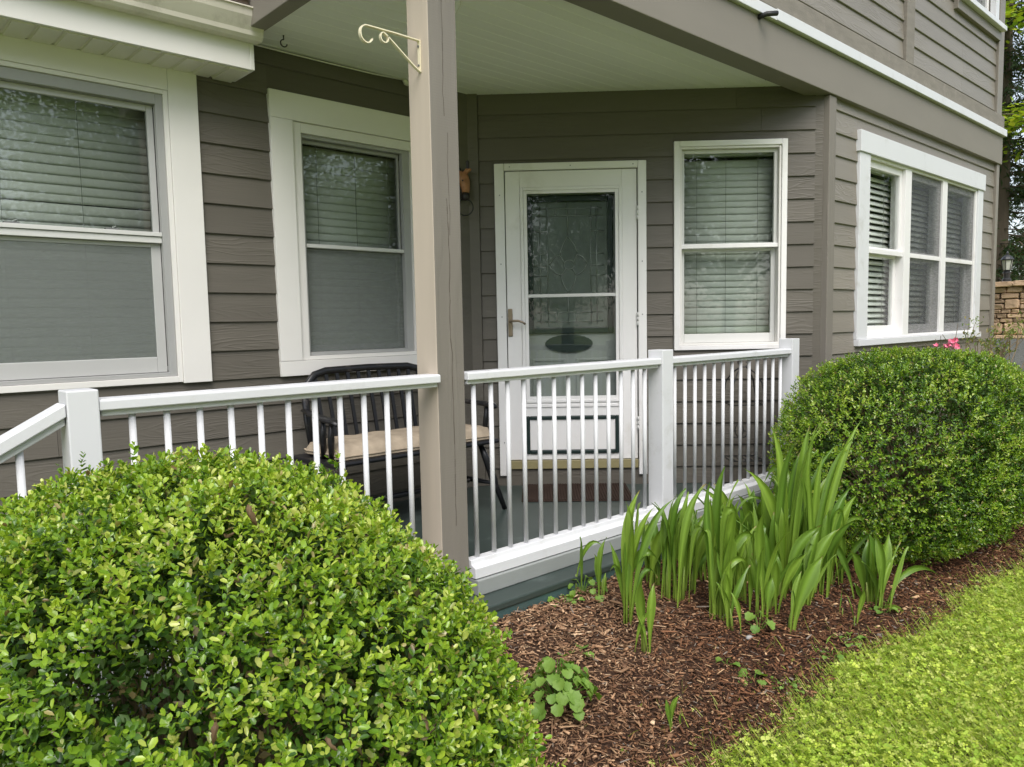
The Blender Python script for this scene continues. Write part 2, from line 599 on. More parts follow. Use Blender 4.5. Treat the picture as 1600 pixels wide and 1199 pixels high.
LEAF_V = np.array([(0, 0, 0), (-.40, .34, .07), (0, .36, -.05), (.40, .34, .07), (-.43, .78, .05), (0, .78, -.05), (.43, .78, .05), (0, 1, -.03)], float)
LEAF_F = np.array([(0, 2, 1), (0, 3, 2), (1, 2, 5), (1, 5, 4), (2, 3, 6), (2, 6, 5), (4, 5, 7), (5, 6, 7)])
SIMP_V = np.array([(0, 0, 0), (-.45, .5, .05), (.45, .5, .05), (0, 1, -.02)], float)
SIMP_F = np.array([(0, 2, 1), (1, 2, 3)])
MID_V = np.array([(0, 0, 0), (-.45, .55, .07), (0, .55, -.05), (.45, .55, .07), (0, 1, 0)], float)
MID_F = np.array([(0, 2, 1), (0, 3, 2), (1, 2, 4), (2, 3, 4)])
ROUND_V = np.array([(0, .0, 0), (-.36, .22, .05), (-.5, .62, .09), (-.2, 1, .04), (.2, 1, .04), (.5, .62, .09), (.36, .22, .05), (0, .5, -.03)], float)
ROUND_F = np.array([(7, 1, 0), (7, 2, 1), (7, 3, 2), (7, 4, 3), (7, 5, 4), (7, 6, 5), (7, 0, 6)])
CLOV_V = np.array([(0, 0, 0), (-.5, .6, .08), (-.2, 1, .03), (.2, 1, .03), (.5, .6, .08), (0, .55, -.03)], float)
CLOV_F = np.array([(5, 1, 0), (5, 2, 1), (5, 3, 2), (5, 4, 3), (5, 0, 4)])
BLADE_V = np.array([(-.5, 0, 0), (.5, 0, 0), (-.35, .55, .0), (.35, .55, .0), (0, 1, -.12)], float)
BLADE_F = np.array([(0, 1, 3), (0, 3, 2), (2, 3, 4)])
CHIP_V = np.array([(-.5, 0, 0), (.5, .05, 0), (.38, 1, 0), (-.3, .95, 0), (-.45, .05, 1), (.4, .1, .8), (.3, .93, .9), (-.25, .9, 1)], float)
CHIP_F = np.array([(0, 1, 2), (0, 2, 3), (4, 6, 5), (4, 7, 6), (0, 5, 1), (0, 4, 5), (1, 6, 2), (1, 5, 6), (2, 7, 3), (2, 6, 7), (3, 4, 0), (3, 7, 4)])

def norm(a):
    return a/(np.linalg.norm(a, axis=-1, keepdims=True)+1e-9)

def basis(axis, nrm):
    y = norm(axis)
    z = norm(nrm-y*(nrm*y).sum(-1, keepdims=True))
    return np.cross(y, z), y, z

def scatter(name, pos, axis, nrm, ln, wd, tv, tf, mat, col, thick=None):
    x, y, z = basis(axis, nrm)
    N_ = len(pos)
    th = ln if thick is None else thick
    V = pos[:, None, :] + tv[None, :, 0, None]*wd[:, None, None]*x[:, None, :] + tv[None, :, 1, None]*ln[:, None, None]*y[:, None, :] \
        + tv[None, :, 2, None]*th[:, None, None]*z[:, None, :]
    k = len(tv)
    Fa = (tf[None] + (np.arange(N_)*k)[:, None, None]).reshape(-1, 3)
    C_ = np.repeat(col, k, axis=0)
    return smesh(name, V.reshape(-1, 3), Fa, mat, C_)

def gz(y):                                   # height of the planting bed
    t = np.clip((np.asarray(y, float)+1.1)/.9, 0, 1)
    return -.235+.165*t*t*(3-2*t)

# ------------------------------------------------------------------ house
D, XA = 1.642, -1.674
LB = math.hypot(D, XA)
FA = T(0, D, 0)
FC = T(0, 0, 0)
ub = (-XA/LB, -D/LB)
FB = Matrix(((ub[0], D/LB, 0, 0), (ub[1], -XA/LB, 0, 0), (0, 0, 1, 0), (0, 0, 0, 1)))
H = thing('house', 'taupe lap-sided house with a covered corner porch and white window trim', 'house')

def rect_minus(u0, u1, z0, z1, ops):
    us = sorted({u0, u1, *[min(max(a, u0), u1) for o in ops for a in o[:2]]})
    out = []
    for a, b in zip(us[:-1], us[1:]):
        if b-a < 1e-4:
            continue
        segs = [(z0, z1)]
        for o in ops:
            if o[0] < (a+b)/2 < o[1]:
                n = []
                for p, q in segs:
                    if o[2] > p: n.append((p, min(q, o[2])))
                    if o[3] < q: n.append((max(p, o[3]), q))
                segs = [s_ for s_ in n if s_[1]-s_[0] > 1e-4]
        out += [(a, b, *s_) for s_ in segs]
    return out

def wall(name, F, u0, u1, z0, z1, holes, cover, E, zref, sid=None, thick=.1, label=None, mat='siding', joints=2.3):
    """sheathing with holes for the windows (holes) and lap siding cut round the casings (cover)"""
    mb = MB()
    for a, b, c, d in rect_minus(u0, u1, z0, z1, holes):
        mb.lbox(a, b, -thick, 0, c, d)
    w = ob(name, mb, M['taupe'], H, F, label=label)
    s0, s1, t0, t1 = sid or (u0, u1, z0, z1)
    k = math.floor((t0-zref)/E)
    while zref+k*E < t1:
        zb = zref+k*E
        lo, hi = max(zb, t0), min(zb+E, t1)
        k += 1
        if hi-lo < .02:
            continue
        # merge neighbouring spans with the same z-range
        pcs = rect_minus(s0, s1, lo, hi, cover)
        pcs.sort(key=lambda p: (p[2], p[3], p[0]))
        mer = []
        for p in pcs:
            if mer and abs(mer[-1][1]-p[0]) < 1e-4 and mer[-1][2:] == p[2:]:
                mer[-1] = (mer[-1][0], p[1], *p[2:])
            else:
                mer.append(p)
        for a, b, c, d in mer:
            cuts = [a, b]
            if b-a > 1.5:
                x = s0 + (rng.random()*1.0+.25)*joints
                while x < b-.3:
                    if x > a+.3:
                        cuts.insert(-1, x)
                    x += joints
            cuts = sorted(cuts)
            for p, q in zip(cuts[:-1], cuts[1:]):
                of = lambda z: .018-.012*(z-zb)/E
                L_ = q-p
                e = .0007 if len(cuts) > 2 else 0
                top = d+(.0 if d < zb+E-.001 else .012)
                hb = c-lo > .001
                pr = [(-.002, c-lo), (-of(c)+.003, c-lo), (-of(c), c-lo+.003), (-of(d), d-lo), (-of(top)+0.0005, top-lo), (-.002, top-lo)]
                m_ = MB().prism_x(pr, e, L_-e)
                ob('siding_board', m_, M[mat], w, F @ T(p, 0, lo))
    return w

# window helpers -----------------------------------------------------------
def sash(win, F, u0, u1, z0, z1, o0, o1, mat, st=.045, top=.045, bot=.055, glass='glass', go=None):
    s_ = ob('sash', MB().ring(u0, u1, z0, z1, st, o0, o1, wb=bot, wt=top), M[mat], win, F, bevel=.003)
    g = (o0+o1)/2
    ob('pane', MB().lbox(u0+st-.004, u1-st+.004, g-.002, g+.002, z0+bot-.004, z1-top+.004), M[glass], win, F)
    return s_

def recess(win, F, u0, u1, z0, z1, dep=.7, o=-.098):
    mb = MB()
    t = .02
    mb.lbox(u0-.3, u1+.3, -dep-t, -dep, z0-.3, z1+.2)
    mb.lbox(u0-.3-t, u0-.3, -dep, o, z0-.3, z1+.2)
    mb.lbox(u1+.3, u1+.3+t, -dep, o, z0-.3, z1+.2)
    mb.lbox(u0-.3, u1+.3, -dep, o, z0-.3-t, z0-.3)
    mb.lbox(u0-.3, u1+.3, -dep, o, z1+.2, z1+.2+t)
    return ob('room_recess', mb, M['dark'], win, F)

SLATS = {}
def blind(F, u0, u1, z0, z1, o, label, pitch=.0445, tilt=83, cords=(.18, .62, .9)):
    t = thing('window_blind', label, 'blind', F @ T(u0, -o, z0), 'slatted blinds behind the window panes')
    L_ = u1-u0
    a = math.radians(tilt)
    w, th = .05, .0022
    pts = []
    for k in range(5):
        x = -w/2+w*k/4
        bow = .004*(1-(2*x/w)**2)
        pts.append((x, bow))
    prof = [(x, b) for x, b in pts] + [(x, b-th) for x, b in reversed(pts)]
    # rotate profile: x axis points outwards; outer edge lower
    rot = [(-(x*math.cos(a)+b*math.sin(a)), -x*math.sin(a)+b*math.cos(a)) for x, b in prof]
    me = MB().prism_x(rot, 0, L_).mesh('slat', M['slat'])
    me.polygons.foreach_set('use_smooth', [True]*len(me.polygons))
    n = int((z1-z0-.04)/pitch)
    for k in range(n):
        j = rng.normal()*.0012
        ob('slat', me, None, t, F @ T(u0, -o, z0+.03+k*pitch+j) @ Matrix.Rotation(rng.normal()*.002, 4, 'Y'))
    ob('head_rail', MB().box(0, L_, -.025, .025, z1-z0-.03, z1-z0), M['slat'], t, F @ T(u0, -o, z0))
    for c in cords:
        ob('ladder_cord', MB().box(L_*c-.0012, L_*c+.0012, -.031, -.0285, .0, z1-z0-.03), M['cord'], t, F @ T(u0, -o, z0))
    ob('bottom_rail', MB().box(0, L_, -.02, .02, 0, .02), M['slat'], t, F @ T(u0, -o, z0))
    return t

def win_part(label, F):
    w = bpy.data.objects.new('window', None)
    place(w, H, F)
    w['label'] = label
    return w

EA, EB = .1524, .1472
# ---- wall A (street front left, behind the porch)
HA = [(-4.80, -3.575, .84, 2.275), (-2.93, -2.09, .915, 2.24)]
CA = [(-4.96, -3.443, .836, 2.386), (-3.062, -1.96, .836, 2.384)]
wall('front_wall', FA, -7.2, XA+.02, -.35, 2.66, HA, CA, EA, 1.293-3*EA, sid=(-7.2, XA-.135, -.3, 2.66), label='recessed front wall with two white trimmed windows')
wall_a2 = ob('upper_wall', MB().box(-7.2, -3.29, D+.3, D+.4, 2.66, 5.4), M['taupe'], H)
# ---- wall B (angled, with the door)
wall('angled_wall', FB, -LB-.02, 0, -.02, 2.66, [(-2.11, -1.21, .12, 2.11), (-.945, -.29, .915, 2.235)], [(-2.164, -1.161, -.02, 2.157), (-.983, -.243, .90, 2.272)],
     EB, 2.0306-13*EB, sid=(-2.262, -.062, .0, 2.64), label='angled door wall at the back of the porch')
# ---- wall C (right, under the upper storey)
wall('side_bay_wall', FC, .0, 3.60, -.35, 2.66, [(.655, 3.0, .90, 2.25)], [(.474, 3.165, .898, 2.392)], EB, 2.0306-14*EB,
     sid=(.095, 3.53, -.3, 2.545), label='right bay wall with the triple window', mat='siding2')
ob('end_wall', MB().box(3.50, 3.60, .1, 6.0, -.35, 5.4), M['taupe'], H)
# ---- upper storey wall
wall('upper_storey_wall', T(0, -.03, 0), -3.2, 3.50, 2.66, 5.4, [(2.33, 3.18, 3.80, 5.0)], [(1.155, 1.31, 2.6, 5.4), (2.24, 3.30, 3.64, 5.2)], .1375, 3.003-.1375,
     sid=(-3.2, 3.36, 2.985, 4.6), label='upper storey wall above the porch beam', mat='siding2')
ob('upper_side_wall', MB().box(-3.2, -3.1, .08, D+.28, 2.82, 5.4), M['taupe'], H)
ob('roof', MB().prism_x([(-.5, 5.4), (3.2, 6.9), (3.2, 7.0), (-.5, 5.52)], -3.6, 4.0), M['shingle'], H)

# trims: corner boards, battens
def trim(name, F, u0, u1, o0, o1, z0, z1, mat='taupe', bevel=.003):
    zc = T(u0, 0, z0)
    return ob(name, MB().lbox(0, u1-u0, o0, o1, 0, z1-z0), M[mat], H, F @ zc, bevel=bevel)
trim('corner_board', FA, XA-.135, XA-.005, .0, .03, 0, 2.62)
trim('corner_board', FB, -LB+.01, -2.264, .0, .03, 0, 2.62)
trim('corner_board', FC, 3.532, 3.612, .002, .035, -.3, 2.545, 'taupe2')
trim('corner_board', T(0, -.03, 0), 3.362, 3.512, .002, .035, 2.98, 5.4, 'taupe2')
trim('batten_board', T(0, -.03, 0), 1.157, 1.308, .002, .036, 2.985, 5.4, 'rough_board')
trim('corner_post', T(0, 0, 0), -.004, .093, -.07, .036, -.3, 2.54, 'post', .004)
# porch beam along the front, its return on the left, frieze over the bay, drip strip and skirt board
ob('porch_beam', MB().add([(-3.29, -.05, 2.543), (3.63, -.05, 2.543), (3.63, -.001, 2.543), (.0, -.001, 2.543), (.0, .09, 2.543), (-3.29, .09, 2.543)]+[(-3.29, -.05, 2.8), (3.63, -.05, 2.8), (3.63, -.001, 2.8), (.0, -.001, 2.8), (.0, .09, 2.8), (-3.29, .09, 2.8)],
   [(5, 4, 3, 2, 1, 0), (6, 7, 8, 9, 10, 11)]+[(i, (i+1) % 6, (i+1) % 6+6, i+6) for i in range(6)]), M['beam'], H, bevel=.004)
ob('porch_side_beam', MB().box(-3.29, -3.21, .092, D+.1, 2.56, 3.1), M['beam'], H, bevel=.004)
ob('drip_strip', MB().box(-3.3, -.77, -.075, -.0, 2.802, 2.862).box(-.768, 3.655, -.078, -.0, 2.804, 2.868), M['rail'], H, bevel=.003)
ob('skirt_board', MB().box(-3.25, 3.60, -.066, -.032, 2.870, 2.984), M['rough_board'], H, bevel=.004)
ob('pipe_stub', MB().tube([(-.93, -.04, 2.785), (-.93, -.10, 2.79), (-.87, -.13, 2.80)], .014, 8), M['iron'], H, smooth=True)

# porch ceiling: beadboards running along the front
cl = ob('porch_ceiling', MB().box(-3.2, 0, .10, D+.05, 2.632, 2.65), M['ceiling'], H)
y = .092
while y < D+.02:
    x1 = XA*y/D+.10
    ob('ceiling_board', MB().prism_x([(0, .004), (.003, 0), (.0855, 0), (.0885, .004), (.0885, .022), (0, .022)], 0, x1+3.208), M['ceiling'], cl, T(-3.208, y, 2.607))
    y += .0888

# porch floor slab and base
fl = [(-4.46, -.145), (-.02, -.145), (-.02, .02), (XA-.02, D+.02), (-4.46, D+.02)]
mbf = MB()
n = len(fl)
mbf.add([(x, y_, -.03) for x, y_ in fl]+[(x, y_, 0) for x, y_ in fl], [tuple(range(n-1, -1, -1)), tuple(range(n, 2*n))]+[(i, (i+1) % n, (i+1) % n+n, i+n) for i in range(n)])
ob('porch_floor', mbf, M['floor'], H, bevel=.006)
ob('porch_base', MB().box(-4.45, -.03, -.138, D, -.45, -.031), M['base'], H)
ob('kick_board', MB().box(-3.05, -.40, -.03, .055, .001, .066), M['greyboard'], H, bevel=.004)
ob('porch_step', MB().box(-4.80, -4.47, -.1, 1.3, -.45, -.11), M['floor'], H, bevel=.006)

# the rough-sawn post with its drying cracks
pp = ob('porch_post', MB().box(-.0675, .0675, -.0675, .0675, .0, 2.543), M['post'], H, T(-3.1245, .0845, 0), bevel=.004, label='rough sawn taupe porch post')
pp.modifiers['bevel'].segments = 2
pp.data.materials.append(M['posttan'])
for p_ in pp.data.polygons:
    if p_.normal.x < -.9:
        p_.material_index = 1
def crack(x, z0, z1, seed, w, face):
    r_ = np.random.default_rng(seed)
    zs = np.arange(z0, z1, .03)
    c_ = np.cumsum(r_.normal(size=len(zs))*.0016)
    mb = MB()
    for i in range(len(zs)-1):
        wa = w*(.4+r_.random()*.8)
        a, b = x+c_[i], x+c_[i+1]
        if face == 'f':
            mb.add([(a-wa/2, -.0684, zs[i]), (a+wa/2, -.0684, zs[i]), (b+wa/2, -.0684, zs[i+1]), (b-wa/2, -.0684, zs[i+1]),
                    (a, -.064, zs[i]), (b, -.064, zs[i+1])], [(0, 1, 2, 3), (0, 4, 1), (1, 4, 5, 2), (2, 5, 3), (3, 5, 4, 0)])
        else:
            mb.add([(-.0684, a+wa/2, zs[i]), (-.0684, a-wa/2, zs[i]), (-.0684, b-wa/2, zs[i+1]), (-.0684, b+wa/2, zs[i+1]),
                    (-.064, a, zs[i]), (-.064, b, zs[i+1])], [(0, 1, 2, 3), (0, 4, 1), (1, 4, 5, 2), (2, 5, 3), (3, 5, 4, 0)])
    ob('drying_crack', mb, M['mortar'], pp, T(-3.1245, .0845, 0))
crack(.004, .3, 1.6, 1, .0028, 'f')
crack(-.002, 1.9, 2.4, 2, .0022, 'f')
crack(.012, 1.45, 1.85, 4, .0012, 'f')

# eave over the left part: soffit panels, fascia, gutter, roof edge
ev = ob('eave_fascia', MB().box(-7.2, -3.262, 1.385, 1.405, 2.384, 2.53).box(-3.262, -3.24, 1.383, D-.02, 2.384, 2.53), M['cream'], H, bevel=.002)
ob('soffit_trim', MB().box(-3.36, -3.264, 1.407, D-.022, 2.376, 2.392), M['soffit'], H)
x = -3.362
while x > -7.1:
    ob('soffit_panel', MB().prism([(0, .003), (-.006, .009), (-.014, .009), (-.02, 0), (-.1, 0), (-.1, .012), (0, .012)], 0, .21), M['soffit'], H, T(x, 1.407, 2.378))
    x -= .1005
gp = [(1.383, 2.51), (1.33, 2.51), (1.315, 2.525), (1.31, 2.545), (1.298, 2.565), (1.278, 2.60), (1.270, 2.632), (1.262, 2.634), (1.262, 2.640), (1.276, 2.640), (1.283, 2.605), (1.31, 2.56), (1.32, 2.53), (1.335, 2.517), (1.383, 2.517)]
ob('gutter', MB().prism_x(gp, -7.2, -3.226), M['gutter'], H)
ob('gutter_end_cap', MB().prism_x([(1.383, 2.508), (1.329, 2.508), (1.312, 2.524), (1.307, 2.545), (1.295, 2.565), (1.275, 2.6), (1.267, 2.642), (1.383, 2.642)], -3.2255, -3.222), M['gutter'], H)
rf = ob('eave_roof', MB().prism_x([(1.30, 2.66), (1.94, 2.90), (1.94, 2.92), (1.30, 2.68)], -7.3, -3.295), M['shingle'], H)
x = -3.296
while x > -7:
    wd = .22+.1*rng.random()
    ob('shingle', MB().box(-wd+.004, 0, 0, .15, 0, .008), M['shingle'], rf, T(x, 1.285, 2.678+.002*rng.random()) @ Matrix.Rotation(.36, 4, 'X'))
    x -= wd

# ---- window 1 (left, front wall)
W = win_part('wide front window with grey screen at the left', FA)
ob('casing_board', MB().lbox(-3.588, -3.445, .001, .034, .836, 2.386), M['cream'], W, FA, bevel=.002)
ob('casing_board', MB().lbox(-4.96, -4.815, .001, .034, .836, 2.386), M['cream'], W, FA, bevel=.002)
ob('casing_board', MB().lbox(-4.814, -3.589, .001, .032, 2.276, 2.384), M['cream'], W, FA, bevel=.002)
ob('frame', MB().ring(-4.814, -3.589, .842, 2.275, .022, -.09, .026, wb=.03, wt=.02), M['cream'], W, FA, bevel=.002)
ob('storm_frame', MB().ring(-4.791, -3.612, .873, 2.254, .034, -.02, .014, wt=.05, wb=.02), M['greyframe'], W, FA, bevel=.002)
sash(W, FA, -4.756, -3.647, 1.535, 2.203, -.05, -.022, 'sashgrey', st=.03, top=.03, bot=.04)
sash(W, FA, -4.756, -3.647, .894, 1.533, -.048, -.0205, 'sashgrey', st=.046, top=.02, bot=.078)
ob('meeting_rail', MB().lbox(-4.756, -3.647, -.021, .012, 1.566, 1.586).lbox(-4.756, -3.647, -.021, .004, 1.534, 1.564), M['lightframe'], W, FA, bevel=.002)
ob('insect_screen', MB().lbox(-4.712, -3.691, -.026, -.0245, .970, 1.515), M['screen'], W, FA)
for xx in (-4.27, -3.86):
    ob('sash_latch', MB().box(-.03, .03, -.012, .012, 0, .012).tube([(0, 0, .012), (.02, 0, .02)], .006, 6), M['steel'], W, FA @ T(xx, .045, 1.587))
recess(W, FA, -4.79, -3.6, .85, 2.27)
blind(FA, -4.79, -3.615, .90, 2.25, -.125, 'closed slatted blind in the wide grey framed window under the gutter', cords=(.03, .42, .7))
# ---- window 2 (front wall behind the bench)
W = win_part('dark double hung window above the bench', FA)
ob('casing_board', MB().lbox(-3.062, -2.931, .001, .034, .92, 2.239), M['cream'], W, FA, bevel=.002)
ob('casing_board', MB().lbox(-2.089, -1.96, .001, .034, .92, 2.239), M['cream'], W, FA, bevel=.002)
ob('casing_board', MB().lbox(-3.064, -1.958, .001, .035, 2.24, 2.386), M['cream'], W, FA, bevel=.002)
ob('casing_board', MB().lbox(-3.063, -1.959, .001, .033, .836, .919), M['cream'], W, FA, bevel=.002)
ob('frame', MB().ring(-2.930, -2.09, .921, 2.238, .052, -.09, .02, wb=.022, wt=.055), M['cream'], W, FA, bevel=.002)
ob('storm_frame', MB().ring(-2.877, -2.143, .944, 2.182, .014, -.03, .004, wr=.05, wt=.02, wb=.02), M['greyframe'], W, FA, bevel=.002)
sash(W, FA, -2.862, -2.194, 1.552, 2.161, -.06, -.032, 'greyframe', st=.012, top=.02, bot=.03)
sash(W, FA, -2.862, -2.194, .965, 1.550, -.085, -.062, 'greyframe', st=.02, top=.02, bot=.035)
ob('meeting_rail', MB().lbox(-2.862, -2.194, -.031, .0, 1.557, 1.578), M['lightframe'], W, FA, bevel=.002)
ob('insect_screen', MB().lbox(-2.862, -2.194, -.029, -.0275, .966, 1.556), M['screen'], W, FA)
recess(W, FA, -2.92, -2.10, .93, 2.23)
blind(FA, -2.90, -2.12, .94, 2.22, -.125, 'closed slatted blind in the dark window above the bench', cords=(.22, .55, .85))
# ---- window B (angled wall)
W = win_part('narrow double hung window right of the door', FB)
ob('casing_board', MB().ring(-.981, -.245, .905, 2.270, .036, .0, .034, wb=.03), M['white'], W, FB, bevel=.003)
ob('frame', MB().ring(-.944, -.282, .936, 2.233, .014, -.09, .024, wb=.014), M['cream'], W, FB, bevel=.002)
sash(W, FB, -.929, -.297, 1.578, 2.218, -.04, -.008, 'lightframe', st=.022, top=.024, bot=.03)
sash(W, FB, -.929, -.297, .951, 1.577, -.072, -.042, 'lightframe', st=.028, top=.02, bot=.06)
ob('meeting_rail', MB().lbox(-.940, -.286, -.007, .012, 1.577, 1.604), M['white'], W, FB, bevel=.002)
recess(W, FB, -.93, -.3, .95, 2.22, dep=.6)
blind(FB, -.935, -.292, .96, 2.225, -.125, 'closed slatted blind in the narrow window right of the door', cords=(.2, .5, .83))
# ---- window C (triple, bay wall)
W = win_part('white triple window in the right bay wall', FC)
ob('casing_board', MB().lbox(.476, .652, .001, .033, .945, 2.248), M['rail'], W, FC, bevel=.003)
ob('casing_board', MB().lbox(3.022, 3.165, .001, .033, .945, 2.248), M['rail'], W, FC, bevel=.003)
ob('casing_board', MB().lbox(.462, 3.180, .001, .045, 2.249, 2.393), M['rail'], W, FC, bevel=.003)
ob('window_sill', MB().lbox(.476, 3.175, .001, .05, .898, .944), M['rail'], W, FC, bevel=.003)
ob('frame', MB().ring(.653, 3.021, .945, 2.248, .03, -.09, .02, wt=.02, wb=.02).lbox(1.33, 1.45, -.09, .022, .965, 2.228).lbox(2.14, 2.25, -.09, .022, .965, 2.228), M['white'], W, FC, bevel=.003)
units = [(.684, 1.329), (1.451, 2.139), (2.251, 2.99)]
for i, (a, b) in enumerate(units):
    sash(W, FC, a, b, 1.58, 2.227, -.035, -.005, 'white', st=.045, top=.05, bot=.035, glass='glass2')
    sash(W, FC, a, b, .966, 1.579, -.07, -.040, 'white', st=.05, top=.03, bot=.07, glass='glass2')
    ob('meeting_rail', MB().lbox(a+.002, b-.002, -.004, .012, 1.565, 1.60), M['white'], W, FC, bevel=.002)
    if i:
        ob('insect_screen', MB().lbox(a, b, .004, .0055, .966, 2.227), M['screen2'], W, FC)
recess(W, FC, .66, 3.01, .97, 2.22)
for (a, b), lb, tl in zip(units, ('open slatted blind in the clear nearest light of the triple window', 'open slatted blind in the middle light of the triple window',
                              'open slatted blind in the far light of the triple window'), (52, 56, 56)):
    blind(FC, a-.03, b+.03, 1.0, 2.22, -.112, lb, tilt=tl, cords=(.25, .75))
# ---- upper window (cut by the frame of the photograph)
F2 = T(0, -.03, 0)
W = win_part('upper storey window with white sill', F2)
ob('casing_board', MB().lbox(2.24, 2.329, .001, .05, 3.76, 5.1).lbox(3.181, 3.275, .001, .05, 3.76, 5.1).lbox(2.24, 3.275, .001, .052, 5.101, 5.2), M['rail'], W, F2, bevel=.003)
ob('window_sill', MB().lbox(2.2, 3.40, .001, .085, 3.715, 3.758), M['rail'], W, F2, bevel=.003)
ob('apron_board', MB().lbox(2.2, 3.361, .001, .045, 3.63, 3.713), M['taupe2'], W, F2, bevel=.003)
sash(W, F2, 2.33, 3.18, 3.80, 4.98, -.05, -.01, 'white', bot=.05)
recess(W, F2, 2.35, 3.16, 3.82, 4.9)

# ---- door
def sbox(mb, s0, s1, o0, o1, z0, z1):
    return mb.lbox(-s1, -s0, o0, o1, z0, z1)
def sring(mb, s0, s1, z0, z1, w, o0, o1, **k):
    return mb.ring(-s1, -s0, z0, z1, w, o0, o1, **k)
df = ob('door_frame', MB(), M['white'], H, FB) if 0 else None
m_ = MB()
sbox(m_, 2.098, 2.162, 0, .036, .0+.07, 2.155); sbox(m_, 1.163, 1.218, 0, .036, .0+.07, 2.155); sbox(m_, 1.219, 2.097, 0, .036, 2.110, 2.155)
df = ob('door_frame', m_, M['white'], H, FB, bevel=.004)
m_ = MB()
for s_ in (2.128, 1.192):
    for z_ in (.3, .75, 1.15, 1.5, 1.95):
        m_.tube([(-s_, -.0362, z_), (-s_, -.0385, z_)], .0045, 6)
for s_ in (2.06, 1.66, 1.25):
    m_.tube([(-s_, -.0362, 2.132), (-s_, -.0385, 2.132)], .0045, 6)
ob('screw', m_, M['steel'], df, FB)
ob('riser_board', MB().lbox(-2.164, -1.161, 0.0, .015, .0, .07), M['taupe'], H, FB)
ob('threshold', sbox(MB(), 1.222, 2.095, -.1, .03, .115, .172), M['olive'], H, FB, bevel=.003)
ob('sill_board', sbox(MB(), 1.219, 2.097, -.1, .012, .071, .114), M['taupe'], H, FB)
SD = sring(MB(), 1.224, 2.093, .176, 2.106, .098, -.02, .014, wb=.39, wt=.105)
sd_ = ob('storm_door', SD, M['white'], H, FB, bevel=.003, label='white storm door with a lowered glass panel')
ob('glazing_bead', sring(MB(), 1.322, 1.995, .566, 2.001, .022, .0142, .024), M['white'], sd_, FB, bevel=.004)
ob('glazing_bead', sring(MB(), 1.345, 1.972, .588, 1.979, .022, .0145, .018), M['white'], sd_, FB, bevel=.003)
ob('mid_bar', sbox(MB(), 1.367, 1.95, -.004, .016, 1.275, 1.297), M['lightframe'], sd_, FB, bevel=.003)
ob('pane', sbox(MB(), 1.323, 1.994, -.006, -.003, .567, 2.0), M['glass2'], sd_, FB)
ob('kick_rail', sbox(MB(), 1.33, 1.99, .0143, .022, .535, .556), M['white'], sd_, FB, bevel=.003)
kp = ob('kick_panel_moulding', sring(MB(), 1.350, 1.979, .218, .477, .026, .0142, .028), M['darkgreen'], sd_, FB, bevel=.006)
ob('kick_panel', sbox(MB(), 1.377, 1.952, .0142, .018, .245, .450), M['white'], sd_, FB)
hp = MB().lbox(-2.088, -2.058, .0142, .024, 1.018, 1.204)
ob('handle_plate', hp, M['brass'], sd_, FB, bevel=.006)
ob('handle', MB().tube([(-2.073, -.024, 1.118), (-2.073, -.06, 1.118), (-2.055, -.068, 1.122), (-2.02, -.068, 1.122), (-1.99, -.066, 1.113), (-1.972, -.064, 1.098)], [.009, .009, .009, .008, .0075, .007], 8), M['brass'], sd_, FB, smooth=True)
for z_ in (1.82, 1.12, .42):
    ob('hinge', MB().tube([(-1.2205, -.026, z_-.045), (-1.2205, -.026, z_-.016)], .0075, 8).tube([(-1.2205, -.026, z_-.014), (-1.2205, -.026, z_+.014)], .0075, 8).tube([(-1.2205, -.026, z_+.016), (-1.2205, -.026, z_+.045)], .0075, 8), M['lightframe'], sd_, FB, smooth=True)
ind = ob('inner_door', sring(MB(), 1.225, 2.09, .18, 2.105, .16, -.12, -.085, wt=.15, wb=.86), M['doorin'], H, FB, label='grey white inner door with leaded glass')
ob('glass_moulding', sring(MB(), 1.372, 1.957, 1.030, 1.958, .042, -.0848, -.065, wr=.036), M['darkgreen'], ind, FB, bevel=.006)
ob('leaded_glass', sbox(MB(), 1.386, 1.93, -.10, -.097, 1.04, 1.953), M['frost'], ind, FB)
cm = MB()
zx = lambda x: -(1.928-.00113*(x-330))
zy = lambda y_: 1.93-.00113*(y_-262)
def came(*pts):
    cm.tube([(zx(a), .0945, zy(b)) for a, b in pts], .0032, 5)
def arc(x0, y0, xm, ym, x1, y1, n=7):
    out = []
    for i in range(n):
        t = i/(n-1)
        out.append(((1-t)**2*x0+2*t*(1-t)*xm+t*t*x1, (1-t)**2*y0+2*t*(1-t)*ym+t*t*y1))
    return out
for x_ in (385, 430, 690, 725): came((x_, 300), (x_, 1000))
for y_ in (312, 355, 930, 985): came((360, y_), (760, y_))
came((552, 266), (552, 475)); came((552, 815), (552, 1000))
for y_ in (445, 580, 650, 710): came((340, y_), (430, y_)); came((690, y_), (770, y_))
for x_ in (480, 600): came((x_, 312), (x_, 355)); came((x_, 930), (x_, 985))
came(*arc(552, 475, 510, 540, 503, 590)); came(*arc(552, 475, 598, 530, 607, 570))
came(*arc(503, 590, 470, 585, 440, 645)); came(*arc(440, 645, 465, 700, 510, 705))
came(*arc(607, 585, 645, 590, 668, 640)); came(*arc(668, 640, 640, 700, 600, 705))
came(*arc(510, 705, 515, 760, 556, 812)); came(*arc(600, 705, 598, 760, 556, 812))
came(*[(560+32*math.cos(a_), 645+28*math.sin(a_)) for a_ in np.linspace(0, 6.283, 13)])
came(*arc(503, 590, 520, 610, 530, 632)); came(*arc(607, 585, 596, 605, 588, 628)); came(*arc(510, 705, 528, 690, 538, 668)); came(*arc(600, 705, 590, 690, 582, 668))
ob('leaded_came', cm, M['came'], ind, FB, smooth=True)
pq = []
